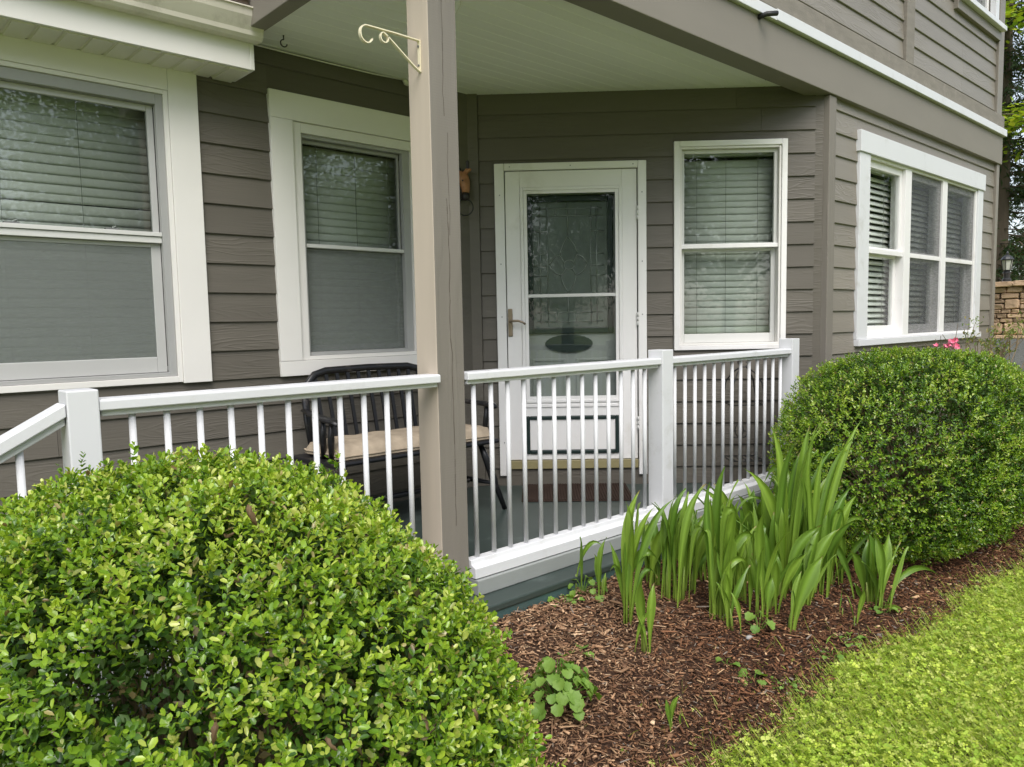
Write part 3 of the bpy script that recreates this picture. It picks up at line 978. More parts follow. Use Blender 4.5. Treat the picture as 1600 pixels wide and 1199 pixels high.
for k in range(96):
    a_ = 2*math.pi*k/96
    q = 1+.035*abs(math.sin(a_*13))
    pq.append((-1.678+.158*q*math.cos(a_), .962+.060*q*math.sin(a_)))
ob('door_plaque', MB().prism(pq[::-1], .07, .0848), M['darkgreen'], ind, FB, bevel=.003)
ob('door_panel', sring(MB(), 1.40, 1.63, .52, .86, .018, -.0848, -.078).ring(-1.93, -1.70, .52, .86, .018, -.0848, -.078), M['doorin'], ind, FB, bevel=.004)
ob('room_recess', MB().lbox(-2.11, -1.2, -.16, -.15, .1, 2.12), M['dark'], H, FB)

# ------------------------------------------------------------------ railings
bal_me = MB().lathe([(.0102, 0), (.0102, 1)], n=10).mesh('baluster', M['rail'])
for i_, p_ in enumerate(bal_me.polygons):
    p_.use_smooth = len(p_.vertices) == 4
Y0, Y1 = -.005, .080                         # faces of the rails
def rail_section(label, x0, x1, bals, newel=None, gap=False):
    t = thing('porch_railing', label, 'railing', T(x0, .035, 0), 'white railing sections along the porch edge')
    ob('top_rail', MB().prism_x([(Y0, .882), (Y0, .909), (Y0+.004, .914), (Y1-.004, .914), (Y1, .909), (Y1, .882)], x0, x1), M['rail'], t, bevel=.003)
    ob('sub_rail', MB().box(x0+.008, x1-.004, .012, .058, .864, .8815), M['rail'], t, bevel=.003)
    ob('bottom_rail', MB().prism_x([(Y0-.012, .070), (Y0-.012, .112), (Y0, .118), (.008, .124), (.012, .142), (.058, .142), (.062, .124), (Y1+.01, .112), (Y1+.01, .070)], x0+.004, x1), M['rail'], t, bevel=.002)
    for b in bals:
        ob('baluster', bal_me, None, t, T(b, .035, .138) @ Matrix.Diagonal((1, 1, .733, 1)))
    if newel:
        a, b, z = newel
        ob('newel_post', MB().box(a, b, -.010, .084, 0.001, z), M['rail'], t, bevel=.004)
    return t
rail_section('long white railing in front of the bench, from the stair post to the brown post', -4.392, -3.193, [-4.298+.0979*k for k in range(12)][:11], (-4.474, -4.393, .943))
rail_section('white railing in front of the door, right of the brown post', -3.056, -1.776, [-2.999+.0942*k for k in range(13)], (-1.775, -1.682, .955))
rail_section('short white railing in front of the narrow window, half behind the lilies', -1.681, -.412, [-1.609+.0941*k for k in range(13)], (-.411, -.318, .976))
t = thing('stair_railing', 'sloping white handrail running down to the left from the corner post', 'railing', T(-4.476, .035, .6))
sl_ = .55
def slope(z): return [(-5.6, z-sl_*1.124), (-4.476, z)]
for nm, za, zb, ya, yb in (('top_rail', .872, .908, Y0, Y1), ('sub_rail', .848, .8715, .012, .058), ('bottom_rail', .09, .16, Y0, Y1)):
    (xa_, z1_), (xb_, z2_) = slope(za)
    h_ = zb-za
    ob(nm, MB().prism([(xa_, z1_), (xb_, z2_), (xb_, z2_+h_), (xa_, z1_+h_)], ya, yb), M['rail'], t, bevel=.003)
for k in range(9):
    x = -4.585-.0965*k
    ob('baluster', bal_me, None, t, T(x, .035, .13+sl_*(x+4.476)) @ Matrix.Diagonal((1, 1, .74, 1)))

# ------------------------------------------------------------------ bench with its cushion
B_ = thing('bench', 'worn black slatted bench against the wall behind the railing', 'bench', T(-2.55, 1.25, 0))
bk = M['black']
ob('seat', MB().prism_x([(.985, .405), (.975, .418), (.985, .432), (1.2, .425), (1.46, .420), (1.46, .396), (1.2, .398)], -3.115, -2.02), bk, B_, bevel=.006)
yb = lambda z: 1.43+(z-.42)*.22
cr = [(-2.985, yb(.42), .42), (-2.992, yb(.6), .60), (-2.985, yb(.72), .72), (-2.962, yb(.79), .79), (-2.91, yb(.842), .842), (-2.84, yb(.860), .860), (-2.56, yb(.865), .865),
      (-2.28, yb(.860), .860), (-2.21, yb(.842), .842), (-2.16, yb(.79), .79), (-2.135, yb(.72), .72), (-2.128, yb(.6), .60), (-2.135, yb(.42), .42)]
ob('back_frame', MB().tube(cr, [.021]*13, 8, sq=(1, .7)), bk, B_, smooth=True)
sm = MB().prism_x([(-.005, 0), (.005, 0), (.005, .43), (-.005, .43)], -.010, .010).mesh('back_slat', bk)
for k in range(11):
    x = -2.915+.071*k
    fan = (x+2.56)*.10
    a_ = math.atan(.22)
    ob('back_slat', sm, None, B_, T(x-fan*.4, yb(.425), .425) @ Matrix.Rotation(-a_, 4, 'X') @ Matrix.Rotation(fan*.6, 4, 'Y') @ Matrix.Diagonal((1, 1, .985+.02*(abs(x+2.56) < .25), 1)))
for s_, xs in ((-1, -3.075), (1, -2.045)):
    ob('arm', MB().tube([(xs+.07*-s_*-1*0+(.075 if s_ < 0 else -.075), yb(.65), .652), (xs+(.03 if s_ < 0 else -.03), 1.3, .645), (xs, 1.12, .635), (xs+.0, 1.02, .632), (xs+.02*s_*0, .985, .618)], [.02, .023, .026, .028, .018], 8, sq=(.55, 1.2)), bk, B_, smooth=True)
    for yy, dx in ((1.06, .0), (1.16, .01), (1.27, .03)):
        ob('arm_post', MB().tube([(xs+(dx if s_ < 0 else -dx)+.01*-s_, yy+.03, .425), (xs+(dx if s_ < 0 else -dx), yy+.01, .54), (xs+(dx if s_ < 0 else -dx), yy, .635)], [.012, .018, .011], 8), bk, B_, smooth=True)
    for yy, fy in ((1.06, .99), (1.38, 1.47)):
        xf = xs+.065*s_
        xt = xs-.06*s_
        ob('leg', MB().tube([(xt, yy, .405), (xt+(xf-xt)*.3, yy+(fy-yy)*.3, .29), (xt+(xf-xt)*.55, yy+(fy-yy)*.55, .185), (xt+(xf-xt)*.62, yy+(fy-yy)*.62, .155), (xf, fy, .002)], [.016, .023, .025, .018, .015], 8), bk, B_, smooth=True)
    xm = xs+.015*s_
    ob('stretcher', MB().tube([(xm, 1.02, .16), (xm, 1.22, .155), (xm, 1.43, .16)], [.010, .016, .010], 8), bk, B_, smooth=True)
ob('stretcher', MB().tube([(-3.06, 1.22, .155), (-2.56, 1.22, .15), (-2.06, 1.22, .155)], [.011, .017, .011], 8), bk, B_, smooth=True)
nx, ny = 34, 14
V, F_ = [], []
for j in range(ny+1):
    for i in range(nx+1):
        u, v = i/nx, j/ny
        e = min(u, 1-u)*1.04; e2 = min(v, 1-v)*.42
        h = .052*(1-math.exp(-min(e, e2)/.022))+.012*math.sin(math.pi*v)
        h += .006*math.sin(u*31+v*3)*math.sin(v*9+u*4)
        V.append((-3.055+1.01*u+.006*math.sin(v*20), 1.005+.40*v+.005*math.sin(u*25), .452+h))
for j in range(ny):
    for i in range(nx):
        a = j*(nx+1)+i
        F_.append((a, a+1, a+nx+2, a+nx+1))
top = len(V)
rim = [i for i in range(nx+1)] + [(j)*(nx+1)+nx for j in range(1, ny+1)] + [ny*(nx+1)+i for i in range(nx-1, -1, -1)] + [j*(nx+1) for j in range(ny-1, 0, -1)]
for i in rim:
    x, y_, z = V[i]
    V.append((x, y_, .435))
for k in range(len(rim)):
    F_.append((rim[k], top+k, top+(k+1) % len(rim), rim[(k+1) % len(rim)]))
cu = thing('bench_cushion', 'beige patterned seat cushion lying on the black bench', 'cushion', T(-2.55, 1.2, .432))
ob('cushion_pad', MB().add(V, F_), M['cushion'], cu, smooth=True)
pip = [(V[i][0], V[i][1], V[i][2]+.001) for i in rim]
ob('piping', MB().tube([(p[0]+(.004 if p[0] > -2.55 else -.004)*0, p[1], .452) for p in pip]+[(pip[0][0], pip[0][1], .452)], .0055, 6), M['cushion'], cu, smooth=True)

# ------------------------------------------------------------------ door mat
mt = thing('door_mat', 'dark brown ribbed door mat on the green porch floor', 'mat', FB @ T(-1.66, -.27, 0))
ob('mat_base', MB().lbox(-2.01, -1.31, .02, .515, .001, .007), M['mat'], mt, FB, bevel=.002)
rb = MB()
for k in range(40):
    u = -2.0+.0172*k
    rb.lbox(u, u+.010, .03, .505, .0072, .013)
ob('mat_ribs', rb, M['mat'], mt, FB)

# ------------------------------------------------------------------ small things on the porch
hk = thing('plant_hook', 'ivory scrolled plant hook screwed to the brown post', 'hook', T(-3.192, .071, 2.12))
def flat(path, w, th, name):
    mb = MB()
    P = [np.array(p) for p in path]
    for i, p in enumerate(P):
        t_ = P[min(i+1, len(P)-1)]-P[max(i-1, 0)]
        t_ = t_/np.linalg.norm(t_)
        nrm = np.array([-t_[1], t_[0]])
        a, b = p+nrm*th/2, p-nrm*th/2
        for q in (a, b):
            for s_ in (-w/2, w/2):
                mb.v.append((q[0], .071+s_, q[1]))
    for i in range(len(P)-1):
        o_ = i*4
        for a, b in ((0, 1), (1, 3), (3, 2), (2, 0)):
            mb.f.append((o_+a, o_+b, o_+b+4, o_+a+4))
    mb.f += [(0, 2, 3, 1), tuple(len(mb.v)-4+k for k in (0, 1, 3, 2))]
    return ob(name, mb, M['ivory'], hk)
hx = -3.1935
flat([(hx-.002, 2.06), (hx-.002, 2.178)], .016, .004, 'wall_plate')
curl = [(-3.428-.026*math.sin(a), 2.147+.030*math.cos(a)) for a in np.linspace(0, 4.3, 16)]
flat([(hx-.004, 2.176), (-3.3, 2.178), (-3.40, 2.1775)]+curl, .014, .004, 'hook_arm')
cu2 = [(-3.352-.017*math.sin(a), 2.152+.018*math.cos(a)) for a in np.linspace(.3, 5.2, 14)]
flat([(hx-.005, 2.064), (hx-.03, 2.078), (-3.336, 2.158)]+cu2[0:1]+cu2[1:], .013, .004, 'hook_brace')
for z in (2.085, 2.155):
    ob('screw', MB().tube([(hx-.004, .071, z), (hx-.0075, .071, z)], .0045, 8), M['steel'], hk)

ch = thing('ceiling_hook', 'small dark screw hook in the porch ceiling above the left window', 'hook', T(-3.058, 1.423, 2.605))
ob('hook_wire', MB().tube([(-3.058, 1.423, 2.612), (-3.058, 1.423, 2.585)]+[(-3.058+.018*math.sin(a), 1.423, 2.567+.018*math.cos(a)) for a in np.linspace(0, -4.6, 12)], .0032, 6), M['iron'], ch, smooth=True)
ch = thing('ceiling_hook', 'tiny screw hook in the porch ceiling by the beam above the narrow window', 'hook', T(-.522, .132, 2.605))
ob('hook_wire', MB().tube([(-.522, .132, 2.612), (-.522, .132, 2.59)]+[(-.522+.010*math.sin(a), .132, 2.58+.010*math.cos(a)) for a in np.linspace(0, -4.6, 9)], .0026, 6), M['iron'], ch, smooth=True)
cb = thing('cable', 'thin white cable stapled along the top of the front wall under the ceiling', 'cable', T(-2.7, D-.03, 2.6))
ob('cable_run', MB().tube([(-3.25, D-.03, 2.598), (-3.0, D-.03, 2.594), (-2.7, D-.03, 2.592), (-2.4, D-.03, 2.593), (-2.16, D-.03, 2.601)], .004, 6), M['cable'], cb, smooth=True)
ob('cable_clip', MB().tube([(-2.18, D-.03, 2.603), (-2.165, D-.035, 2.585), (-2.15, D-.03, 2.577)], [.012, .018, .010], 8), M['cable'], cb, smooth=True)
ws = thing('wire_loop', 'thin wire hanging beside the top of the brown post', 'wire', T(-2.8, .3, 2.6))
ob('wire', MB().tube([(-2.78, .3, 2.61), (-2.785, .3, 2.54), (-2.80, .3, 2.475), (-2.826, .3, 2.435)], .0022, 5), M['cable'], ws, smooth=True)

# horse-head hitching ornament on the inner corner board
def W2(s, o, z):
    p = FB @ Vector((-s, -o, z))
    return (p.x, p.y, p.z)
hh = thing('horse_head_ornament', 'brown horse head ornament with a ring in its muzzle on the corner board', 'ornament', FB @ T(-2.34, -.03, 2.0))
hd = [(2.445, .035, 1.99), (2.425, .06, 2.04), (2.395, .08, 2.072), (2.366, .09, 2.062), (2.352, .095, 2.025), (2.347, .098, 1.985), (2.347, .10, 1.945)]
ob('head', MB().tube([W2(*p) for p in hd], [.05, .055, .052, .046, .038, .028, .022], 12, sq=(1, .8)), M['horse'], hh, smooth=True)
ob('muzzle', MB().tube([W2(2.347, .10, 1.962), W2(2.349, .10, 1.940), W2(2.352, .10, 1.920), W2(2.354, .10, 1.910)], [.0235, .028, .026, .012], 10), M['horsedark'], hh, smooth=True)
ob('eye', MB().lathe([(.0, -.006), (.006, -.002), (.006, .002), (.0, .006)], n=8), M['horsedark'], hh, T(*W2(2.362, .13, 2.035)), smooth=True)
for o_ in (.075, .105):
    ob('ear', MB().tube([W2(2.350, o_, 2.083), W2(2.335, o_+.003, 2.102), W2(2.306, o_+.006, 2.112)], [.016, .015, .002], 8, sq=(1, .6)), M['horse'], hh, smooth=True)
ob('mane', MB().tube([W2(2.475, .05, 2.02), W2(2.445, .07, 2.09), W2(2.41, .085, 2.12), W2(2.375, .09, 2.115)], [.010, .016, .016, .007], 8), M['horsedark'], hh, smooth=True)
ob('back_plate', MB().lbox(-2.47, -2.325, .031, .042, 2.105, 2.18), M['horsedark'], hh, FB, bevel=.008)
ob('ring', MB().tube([W2(2.352+.052*math.sin(a), .10+.004*math.cos(a), 1.868+.052*math.cos(a)) for a in np.linspace(0, 2*math.pi, 26)], .0046, 8, cap=False), M['iron'], hh, smooth=True)

# black wire plant stand behind the short railing
st = thing('wire_plant_stand', 'black wire plant stand with scrolled top behind the short railing', 'plant stand', FB @ T(-.565, -.2, 0))
def wire(name, pts, r=.005):
    ob(name, MB().tube([W2(*p) for p in pts], r, 6), M['iron'], st, smooth=True)
for s0 in (.46, .67):
    for o0 in (.10, .30):
        wire('leg', [(s0, o0, .002), (s0, o0, .60), (s0+(.565-s0)*.15, o0, .70), (s0+(.565-s0)*.45, .2+(o0-.2)*.6, .76), (.565+(s0-.565)*.15, .2, .80)])
for z in (.02, .20, .56):
    wire('shelf_hoop', [(.46, .10, z), (.67, .10, z), (.67, .30, z), (.46, .30, z), (.46, .10, z)], .004)
for k in range(5):
    wire('shelf_wire', [(.49+.037*k, .10, .20), (.49+.037*k, .30, .20)], .003)
for sg in (-1, 1):
    wire('scroll', [(.565+sg*(.01+.010*a*math.sin(a)), .2, .825+.0085*a*math.cos(a)) for a in np.linspace(.4, 5.6, 18)], .004)
    wire('scroll', [(.565+sg*(.03+.012*a*math.sin(a)), .1, .36+.012*a*math.cos(a)) for a in np.linspace(.4, 5.6, 18)], .004)

# ------------------------------------------------------------------ ground
def noise2(x, y, s, seed=0):
    r_ = np.random.default_rng(seed)
    out = 0
    for k in range(6):
        a, b, p = r_.normal()*s, r_.normal()*s, r_.random()*6.28
        out = out+np.sin(a*x+b*y+p)
    return out/6
def edge_y(x):                               # lawn edge of the bed
    return -1.125+.045*np.sin(x*2.1+.5)+.03*np.sin(x*5.3)+.018*np.sin(x*17+1)+.014*np.sin(x*39)-.12*np.clip(x+.9, 0, 3)
gs = ob('lawn', MB().add([(-120, -150, -.245), (150, -150, -.245), (150, 120, -.245), (-120, 120, -.245)], [(0, 1, 2, 3)]), M['lawn'], None, kind='structure')
ob('thatch_soil', MB().add([(-3.9, -2.3, -.2405), (.9, -2.3, -.2405), (.9, -.9, -.2405), (-3.9, -.9, -.2405)], [(0, 1, 2, 3)]), M['thatch'], None, kind='structure')
gx, gy = np.linspace(-7.5, 5.0, 160), np.linspace(-1.75, .05, 36)
X_, Y_ = np.meshgrid(gx, gy)
Z_ = gz(Y_)+.010*noise2(X_, Y_, 9, 3)+.006*noise2(X_, Y_, 24, 4)
Z_ = np.where(Y_ < edge_y(X_)-.05, -.262, Z_)
V = np.stack([X_, Y_, Z_], -1).reshape(-1, 3)
q = np.arange(35)[:, None]*160+np.arange(159)[None]
q = q.reshape(-1)
F_ = np.concatenate([np.stack([q, q+1, q+161], -1), np.stack([q, q+161, q+160], -1)])
gb = bpy.data.objects.new('garden_bed', smesh('garden_bed', V, F_, M['soil']))
place(gb)
gb['kind'] = 'structure'

# bark mulch
nC = 64000
px = rng.uniform(-3.75, .6, nC); py = rng.uniform(-1.35, -.14, nC)
# a few more beside the far bush
px = np.concatenate([px, rng.uniform(.3, 2.2, 4000)]); py = np.concatenate([py, rng.uniform(-1.6, -.7, 4000)])
k = py > edge_y(px)-.03+.04*rng.normal(size=len(px))
px, py = px[k], py[k]
n = len(px)
pz = gz(py)+.010*noise2(px, py, 9, 3)+rng.uniform(-.004, .013, n)
th = rng.uniform(0, 2*math.pi, n)
ax = np.stack([np.cos(th), np.sin(th), rng.normal(size=n)*.22], -1)
nr = np.stack([rng.normal(size=n)*.35, rng.normal(size=n)*.35, np.ones(n)], -1)
ln = np.clip(rng.lognormal(math.log(.0155), .62, n), .005, .075)
wd = np.clip(rng.lognormal(math.log(.0041), .5, n), .0016, .016)
dry = np.clip(.55-1.1*(px+2.72)+1.3*(py+.55)+.35*noise2(px, py, 3, 8)+.25*rng.normal(size=n), 0, 1)   # old dry mulch by the porch, fresh dark mulch elsewhere
fresh = np.array([(.080, .037, .020), (.125, .057, .029), (.185, .085, .042), (.31, .16, .08), (.032, .016, .010), (.52, .34, .19)])
old = np.array([(.20, .11, .062), (.37, .22, .125), (.50, .32, .19), (.13, .072, .04), (.62, .44, .28), (.09, .05, .03)])
ci = rng.choice(6, n, p=[.26, .27, .21, .10, .12, .04]); co = rng.choice(6, n, p=[.26, .26, .14, .18, .06, .10])
col = fresh[ci]*(1-dry[:, None])+old[co]*dry[:, None]
col = col*rng.uniform(.75, 1.25, (n, 1))
grey = rng.random(n)
col[grey < .03] = (.23, .19, .155)
shred = (grey > .04) & (grey < .075)
ln[shred] = rng.uniform(.04, .085, shred.sum())
wd[shred] = rng.uniform(.0018, .0035, shred.sum())
mu = bpy.data.objects.new('bark_mulch', scatter('bark_mulch', np.stack([px, py, pz], -1), ax, nr, ln, wd, CHIP_V, CHIP_F, M['chip'], col, thick=wd*.45))
place(mu)
tag(mu, 'brown shredded bark mulch covering the planting bed', 'mulch', kind='stuff')

# clover lawn
def lawn_patch(xr, yr, dens, blades, seed, nm, lab, size=1., outer=False):
    r_ = np.random.default_rng(seed)
    A = (xr[1]-xr[0])*(yr[1]-yr[0])
    def pts(n):
        x, y = r_.uniform(*xr, n), r_.uniform(*yr, n)
        e = edge_y(x)
        d_ = e-y
        keep = (d_ > .0) | ((d_ > -.42) & (r_.random(n) < .17*np.exp(d_/.10)))
        keep &= (r_.random(n) < np.clip(.35+d_*4+.3*noise2(x, y, 12, 5), .25, 1))
        if outer:
            keep &= ~((x > -3.25) & (x < .25) & (y > -1.95)) & (d_ > 0)
        return x[keep], y[keep]
    x, y = pts(int(A*dens))
    patch = noise2(x, y, 5, 21)+.5*noise2(x, y, 14, 22)
    h = (.004+.052*r_.random(len(x))**1.4)*(1+.4*patch)*np.clip(.25+(edge_y(x)-y)*5, .12, 1)
    P, AX, NR, LN, C_ = [], [], [], [], []
    rot = r_.uniform(0, 6.28, len(x))
    tiltx, tilty = r_.normal(size=len(x))*.5, r_.normal(size=len(x))*.5
    cols = np.array([(.42, .56, .07), (.52, .62, .09), (.32, .47, .055), (.58, .65, .16)])
    cc = cols[r_.integers(0, 4, len(x))]*(1+.22*patch[:, None])*r_.uniform(.7, 1.15, (len(x), 1))
    sz = size*np.where(r_.random(len(x)) < .14, 1.5, 1)*r_.uniform(.0045, .0115, len(x))
    zb_ = np.where(y > edge_y(x), gz(y), -.245)
    for j in range(3):
        a = rot+j*2.094+r_.normal(size=len(x))*.12
        d_ = np.stack([np.cos(a), np.sin(a), .12+tiltx*np.cos(a)+tilty*np.sin(a)], -1)
        P.append(np.stack([x, y, zb_+h], -1)); AX.append(d_)
        NR.append(np.stack([-tiltx, -tilty, np.ones(len(x))], -1)); LN.append(sz); C_.append(cc*r_.uniform(.9, 1.1, (len(x), 1)))
    P, AX, NR, LN, C_ = map(np.concatenate, (P, AX, NR, LN, C_))
    o = bpy.data.objects.new(nm, scatter(nm, P, AX, NR, LN*1.05, LN*1.0, CLOV_V, CLOV_F, M['lawnleaf'], C_))
    place(o)
    tag(o, lab[0], 'clover', kind='stuff')
    x, y = pts(int(A*blades))
    n = len(x)
    th = r_.uniform(0, 6.28, n)
    le = r_.uniform(.5, 1.1, n)
    ax = np.stack([np.cos(th)*le, np.sin(th)*le, np.ones(n)], -1)
    nr = np.stack([np.cos(th+1.6), np.sin(th+1.6), .6+0*th], -1)
    cols = np.array([(.38, .54, .06), (.48, .60, .10), (.54, .60, .18), (.26, .42, .05), (.62, .54, .28)])
    cc = cols[r_.choice(5, n, p=[.3, .3, .2, .15, .05])]
    zb_ = np.where(y > edge_y(x), gz(y), -.245)
    o = bpy.data.objects.new('grass', scatter('grass', np.stack([x, y, zb_], -1), ax, nr, size*(.016+.07*r_.random(n)**2), size*r_.uniform(.0018, .0034, n), BLADE_V, BLADE_F, M['lawnleaf'], cc))
    place(o)
    tag(o, lab[1], 'grass', kind='stuff')
lawn_patch((-3.25, .25), (-1.95, -.72), 9500, 24000, 31, 'clover_lawn', ('fresh clover leaves of the lawn beside the mulch bed', 'short grass blades mixed into the clover beside the mulch bed'), .92)
lawn_patch((-5.5, 3.5), (-3.4, -.95), 1500, 3500, 32, 'clover_lawn', ('sparser clover leaves of the wider lawn', 'sparser grass blades of the wider lawn'), 1.5, True)

# ------------------------------------------------------------------ boxwood shrubs
def se_r(d, a, b, c, n):
    return (((d[:, 0]/a)**2+(d[:, 1]/b)**2)**(n/2)+np.abs(d[:, 2]/c)**n)**(-1/n)
def bush(name, label, c, a, b, cc, n_, nsprig, nleaf, lsize, tints, tw, seed, tv, tf, near=0, holes=(), zmin=-.2, lumpy=.05):
    r_ = np.random.default_rng(seed)
    t = thing(name, label, 'shrub', T(c[0], c[1], -.2), 'clipped boxwood mounds in the bed')
    d = norm(r_.normal(size=(nsprig*2, 3)))
    wgt = se_r(d, a, b, cc, n_)
    d = d[r_.random(len(d)) < (wgt/wgt.max())**2][:nsprig]
    R_ = se_r(d, a, b, cc, n_)
    lump = 1+lumpy*noise2(d[:, 0]*5, d[:, 1]*5+d[:, 2]*4, 1.6, seed+1)+.02*noise2(d[:, 0]*12, d[:, 2]*12-d[:, 1]*9, 1.5, seed+2)
    depth = 1-np.abs(r_.normal(size=len(d)))*.035-(r_.random(len(d)) < .38)*r_.uniform(.02, .17, len(d))
    P0 = np.array(c)+d*(R_*lump*depth)[:, None]
    gap = noise2(d[:, 0]*9, d[:, 1]*9+d[:, 2]*7, 1.7, seed+7)
    P0 = P0[gap > -.45]
    stray = r_.random(len(P0)) < .012
    P0[stray] += norm((P0[stray]-np.array(c))/np.array([a, b, cc])**2+np.array([0, 0, .5]))*r_.uniform(.015, .05, (stray.sum(), 1))
    for hx_, hy_, hz_, hr in holes:
        q = P0-np.array((hx_, hy_, hz_))
        P0 = P0[np.linalg.norm(q, axis=1) > hr*r_.uniform(.6, 1.2, len(q))]
    P0 = P0[P0[:, 2] > zmin]
    g = (P0-np.array(c))/np.array([a, b, cc])**2
    nrm = norm(g)
    ns = len(P0)
    axs = norm(nrm*.8+np.array([0, 0, .55])+r_.normal(size=(ns, 3))*.38)          # sprig direction
    slen = lsize*r_.uniform(1.3, 3.0, ns)
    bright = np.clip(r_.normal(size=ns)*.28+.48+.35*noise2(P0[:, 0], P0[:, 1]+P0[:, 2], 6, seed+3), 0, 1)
    PP, AX, NR, LN, CO = [], [], [], [], []
    side_ = norm(np.cross(axs, r_.normal(size=(ns, 3))))
    fwd = np.cross(axs, side_)
    tints = np.array(tints)
    for j in range(nleaf):
        f = (j//2+.6)/(nleaf/2)
        pair = j//2
        dirv = (side_ if pair % 2 == 0 else fwd)*(1 if j % 2 == 0 else -1)
        op = 1.25-.75*f
        a_ = norm(axs*(.45+.5*f)+dirv*op+r_.normal(size=(ns, 3))*.22)
        p_ = P0+axs*(slen*(f-.75))[:, None]
        n__ = norm(axs*1.0-dirv*.35+r_.normal(size=(ns, 3))*.25)
        ll = lsize*r_.uniform(.5, 1.22, ns)*(1.05-.25*f)
        w_ = tw+.25*(r_.random(ns)-.5)
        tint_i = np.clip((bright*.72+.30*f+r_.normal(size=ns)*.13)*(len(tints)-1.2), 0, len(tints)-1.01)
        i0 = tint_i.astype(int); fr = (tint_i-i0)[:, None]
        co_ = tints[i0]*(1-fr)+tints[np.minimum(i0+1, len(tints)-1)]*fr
        rare = r_.random(ns)
        co_[rare < .022] = (.42, .36, .14)
        co_[(rare > .022) & (rare < .030)] = (.20, .14, .055)
        co_[(rare > .034) & (rare < .05)] = (.32, .36, .10)
        PP.append(p_); AX.append(a_); NR.append(n__); LN.append(ll); CO.append(co_)
    PP, AX, NR, LN, CO = map(np.concatenate, (PP, AX, NR, LN, CO))
    WD = LN*tw*r_.uniform(.85, 1.2, len(LN))
    keep = np.ones(len(PP), bool)
    if near:
        # the leaves that stand closest to the camera are leaves of their own
        dd = np.linalg.norm(PP-CAM, axis=1)
        e = PP-CAM
        z = e@_f
        uu, vv = (e@_r2)/z, (e@_u2)/z
        inside = (np.abs(uu) < .64) & (vv > -.48) & (vv < .48) & (((PP-np.array(c))/np.array([a, b, cc])**2*(CAM-PP)).sum(1) > 0)
        out = (((PP-np.array(c))/np.array([a, b, cc]))**2).sum(1) > .93
        score = np.where(inside & out, dd, 99)
        idx = np.argsort(score)[:near]
        keep[idx] = False
        bx, by, bz = basis(AX[idx], NR[idx])
        lm = [smesh('leaf', LEAF_V*np.array([q_, 1, 1]), LEAF_F, M['boxo']) for q_ in (tw*.9, tw, tw*1.15)]
        for i, k_ in enumerate(idx):
            mw = Matrix(((*(0, 0, 0), 0),)*3 + ((0, 0, 0, 1),)) if 0 else Matrix.Identity(4)
            s_ = LN[k_]
            for r3 in range(3):
                mw[r3][0], mw[r3][1], mw[r3][2], mw[r3][3] = bx[i][r3]*s_, by[i][r3]*s_, bz[i][r3]*s_, PP[k_][r3]
            ob('leaf', lm[i % 3], None, t, mw)
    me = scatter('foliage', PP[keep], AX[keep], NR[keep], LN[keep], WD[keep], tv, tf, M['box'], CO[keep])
    o = ob('foliage', me, None, t, None, kind='stuff')
    # older shaded leaves further in
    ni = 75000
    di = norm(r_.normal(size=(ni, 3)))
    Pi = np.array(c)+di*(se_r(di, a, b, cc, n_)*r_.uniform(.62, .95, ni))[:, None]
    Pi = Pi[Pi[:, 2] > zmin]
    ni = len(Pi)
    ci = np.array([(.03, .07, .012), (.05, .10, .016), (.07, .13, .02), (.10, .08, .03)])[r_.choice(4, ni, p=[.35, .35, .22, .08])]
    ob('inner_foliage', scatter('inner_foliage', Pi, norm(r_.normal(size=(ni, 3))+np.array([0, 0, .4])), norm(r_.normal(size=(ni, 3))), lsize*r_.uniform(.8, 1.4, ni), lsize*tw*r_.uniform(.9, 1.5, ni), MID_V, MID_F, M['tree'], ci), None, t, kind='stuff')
    # branches inside
    mb = MB()
    for k_ in range(190):
        dd_ = norm(r_.normal(size=(1, 3)))
        dd_[0, 2] = abs(dd_[0, 2])*.8+.05 if r_.random() < .8 else -abs(dd_[0, 2])*.3
        e_ = np.array(c)+dd_[0]*se_r(norm(dd_), a, b, cc, n_)[0]*(.97 if k_ % 3 else .80)
        b0 = np.array([c[0]+r_.normal()*.05, c[1]+r_.normal()*.05, -.18])
        m1 = b0*.5+e_*.5+r_.normal(size=3)*.04
        mb.tube([b0, m1, e_], [.009, .005, .0011], 5, cap=False)
    ob('stems', mb, M['twig'], t, None, kind='stuff')
    return t
BL, BR = (-4.477, -.909, .318), (-.15, -.67, .323)
bush('boxwood_shrub', 'near clipped boxwood mound with dry leaves caught in it, below the stair post', BL, .527, .755, .538, 2.089, 20500, 8, .0156, BOXTINTS, .56, 51, LEAF_V, LEAF_F, near=300,
     holes=((-4.02, -1.30, .42, .055), (-4.12, -1.22, .55, .05), (-4.2, -1.52, .35, .05), (-4.62, -1.5, .5, .045)))
bush('boxwood_shrub', 'large far boxwood mound under the triple window', BR, 1.35, .608, .577, 2.75, 22000, 8, .020,
     [(.04, .105, .010), (.095, .205, .015), (.18, .32, .023), (.30, .44, .034), (.45, .54, .10)], .55, 52, MID_V, MID_F,
     lumpy=.085,
     holes=((-.85, -1.08, .60, .09), (-1.05, -1.0, .18, .10), (-.1, -.9, .86, .08), (-1.25, -.9, .45, .05), (-.6, -1.2, .0, .07)))

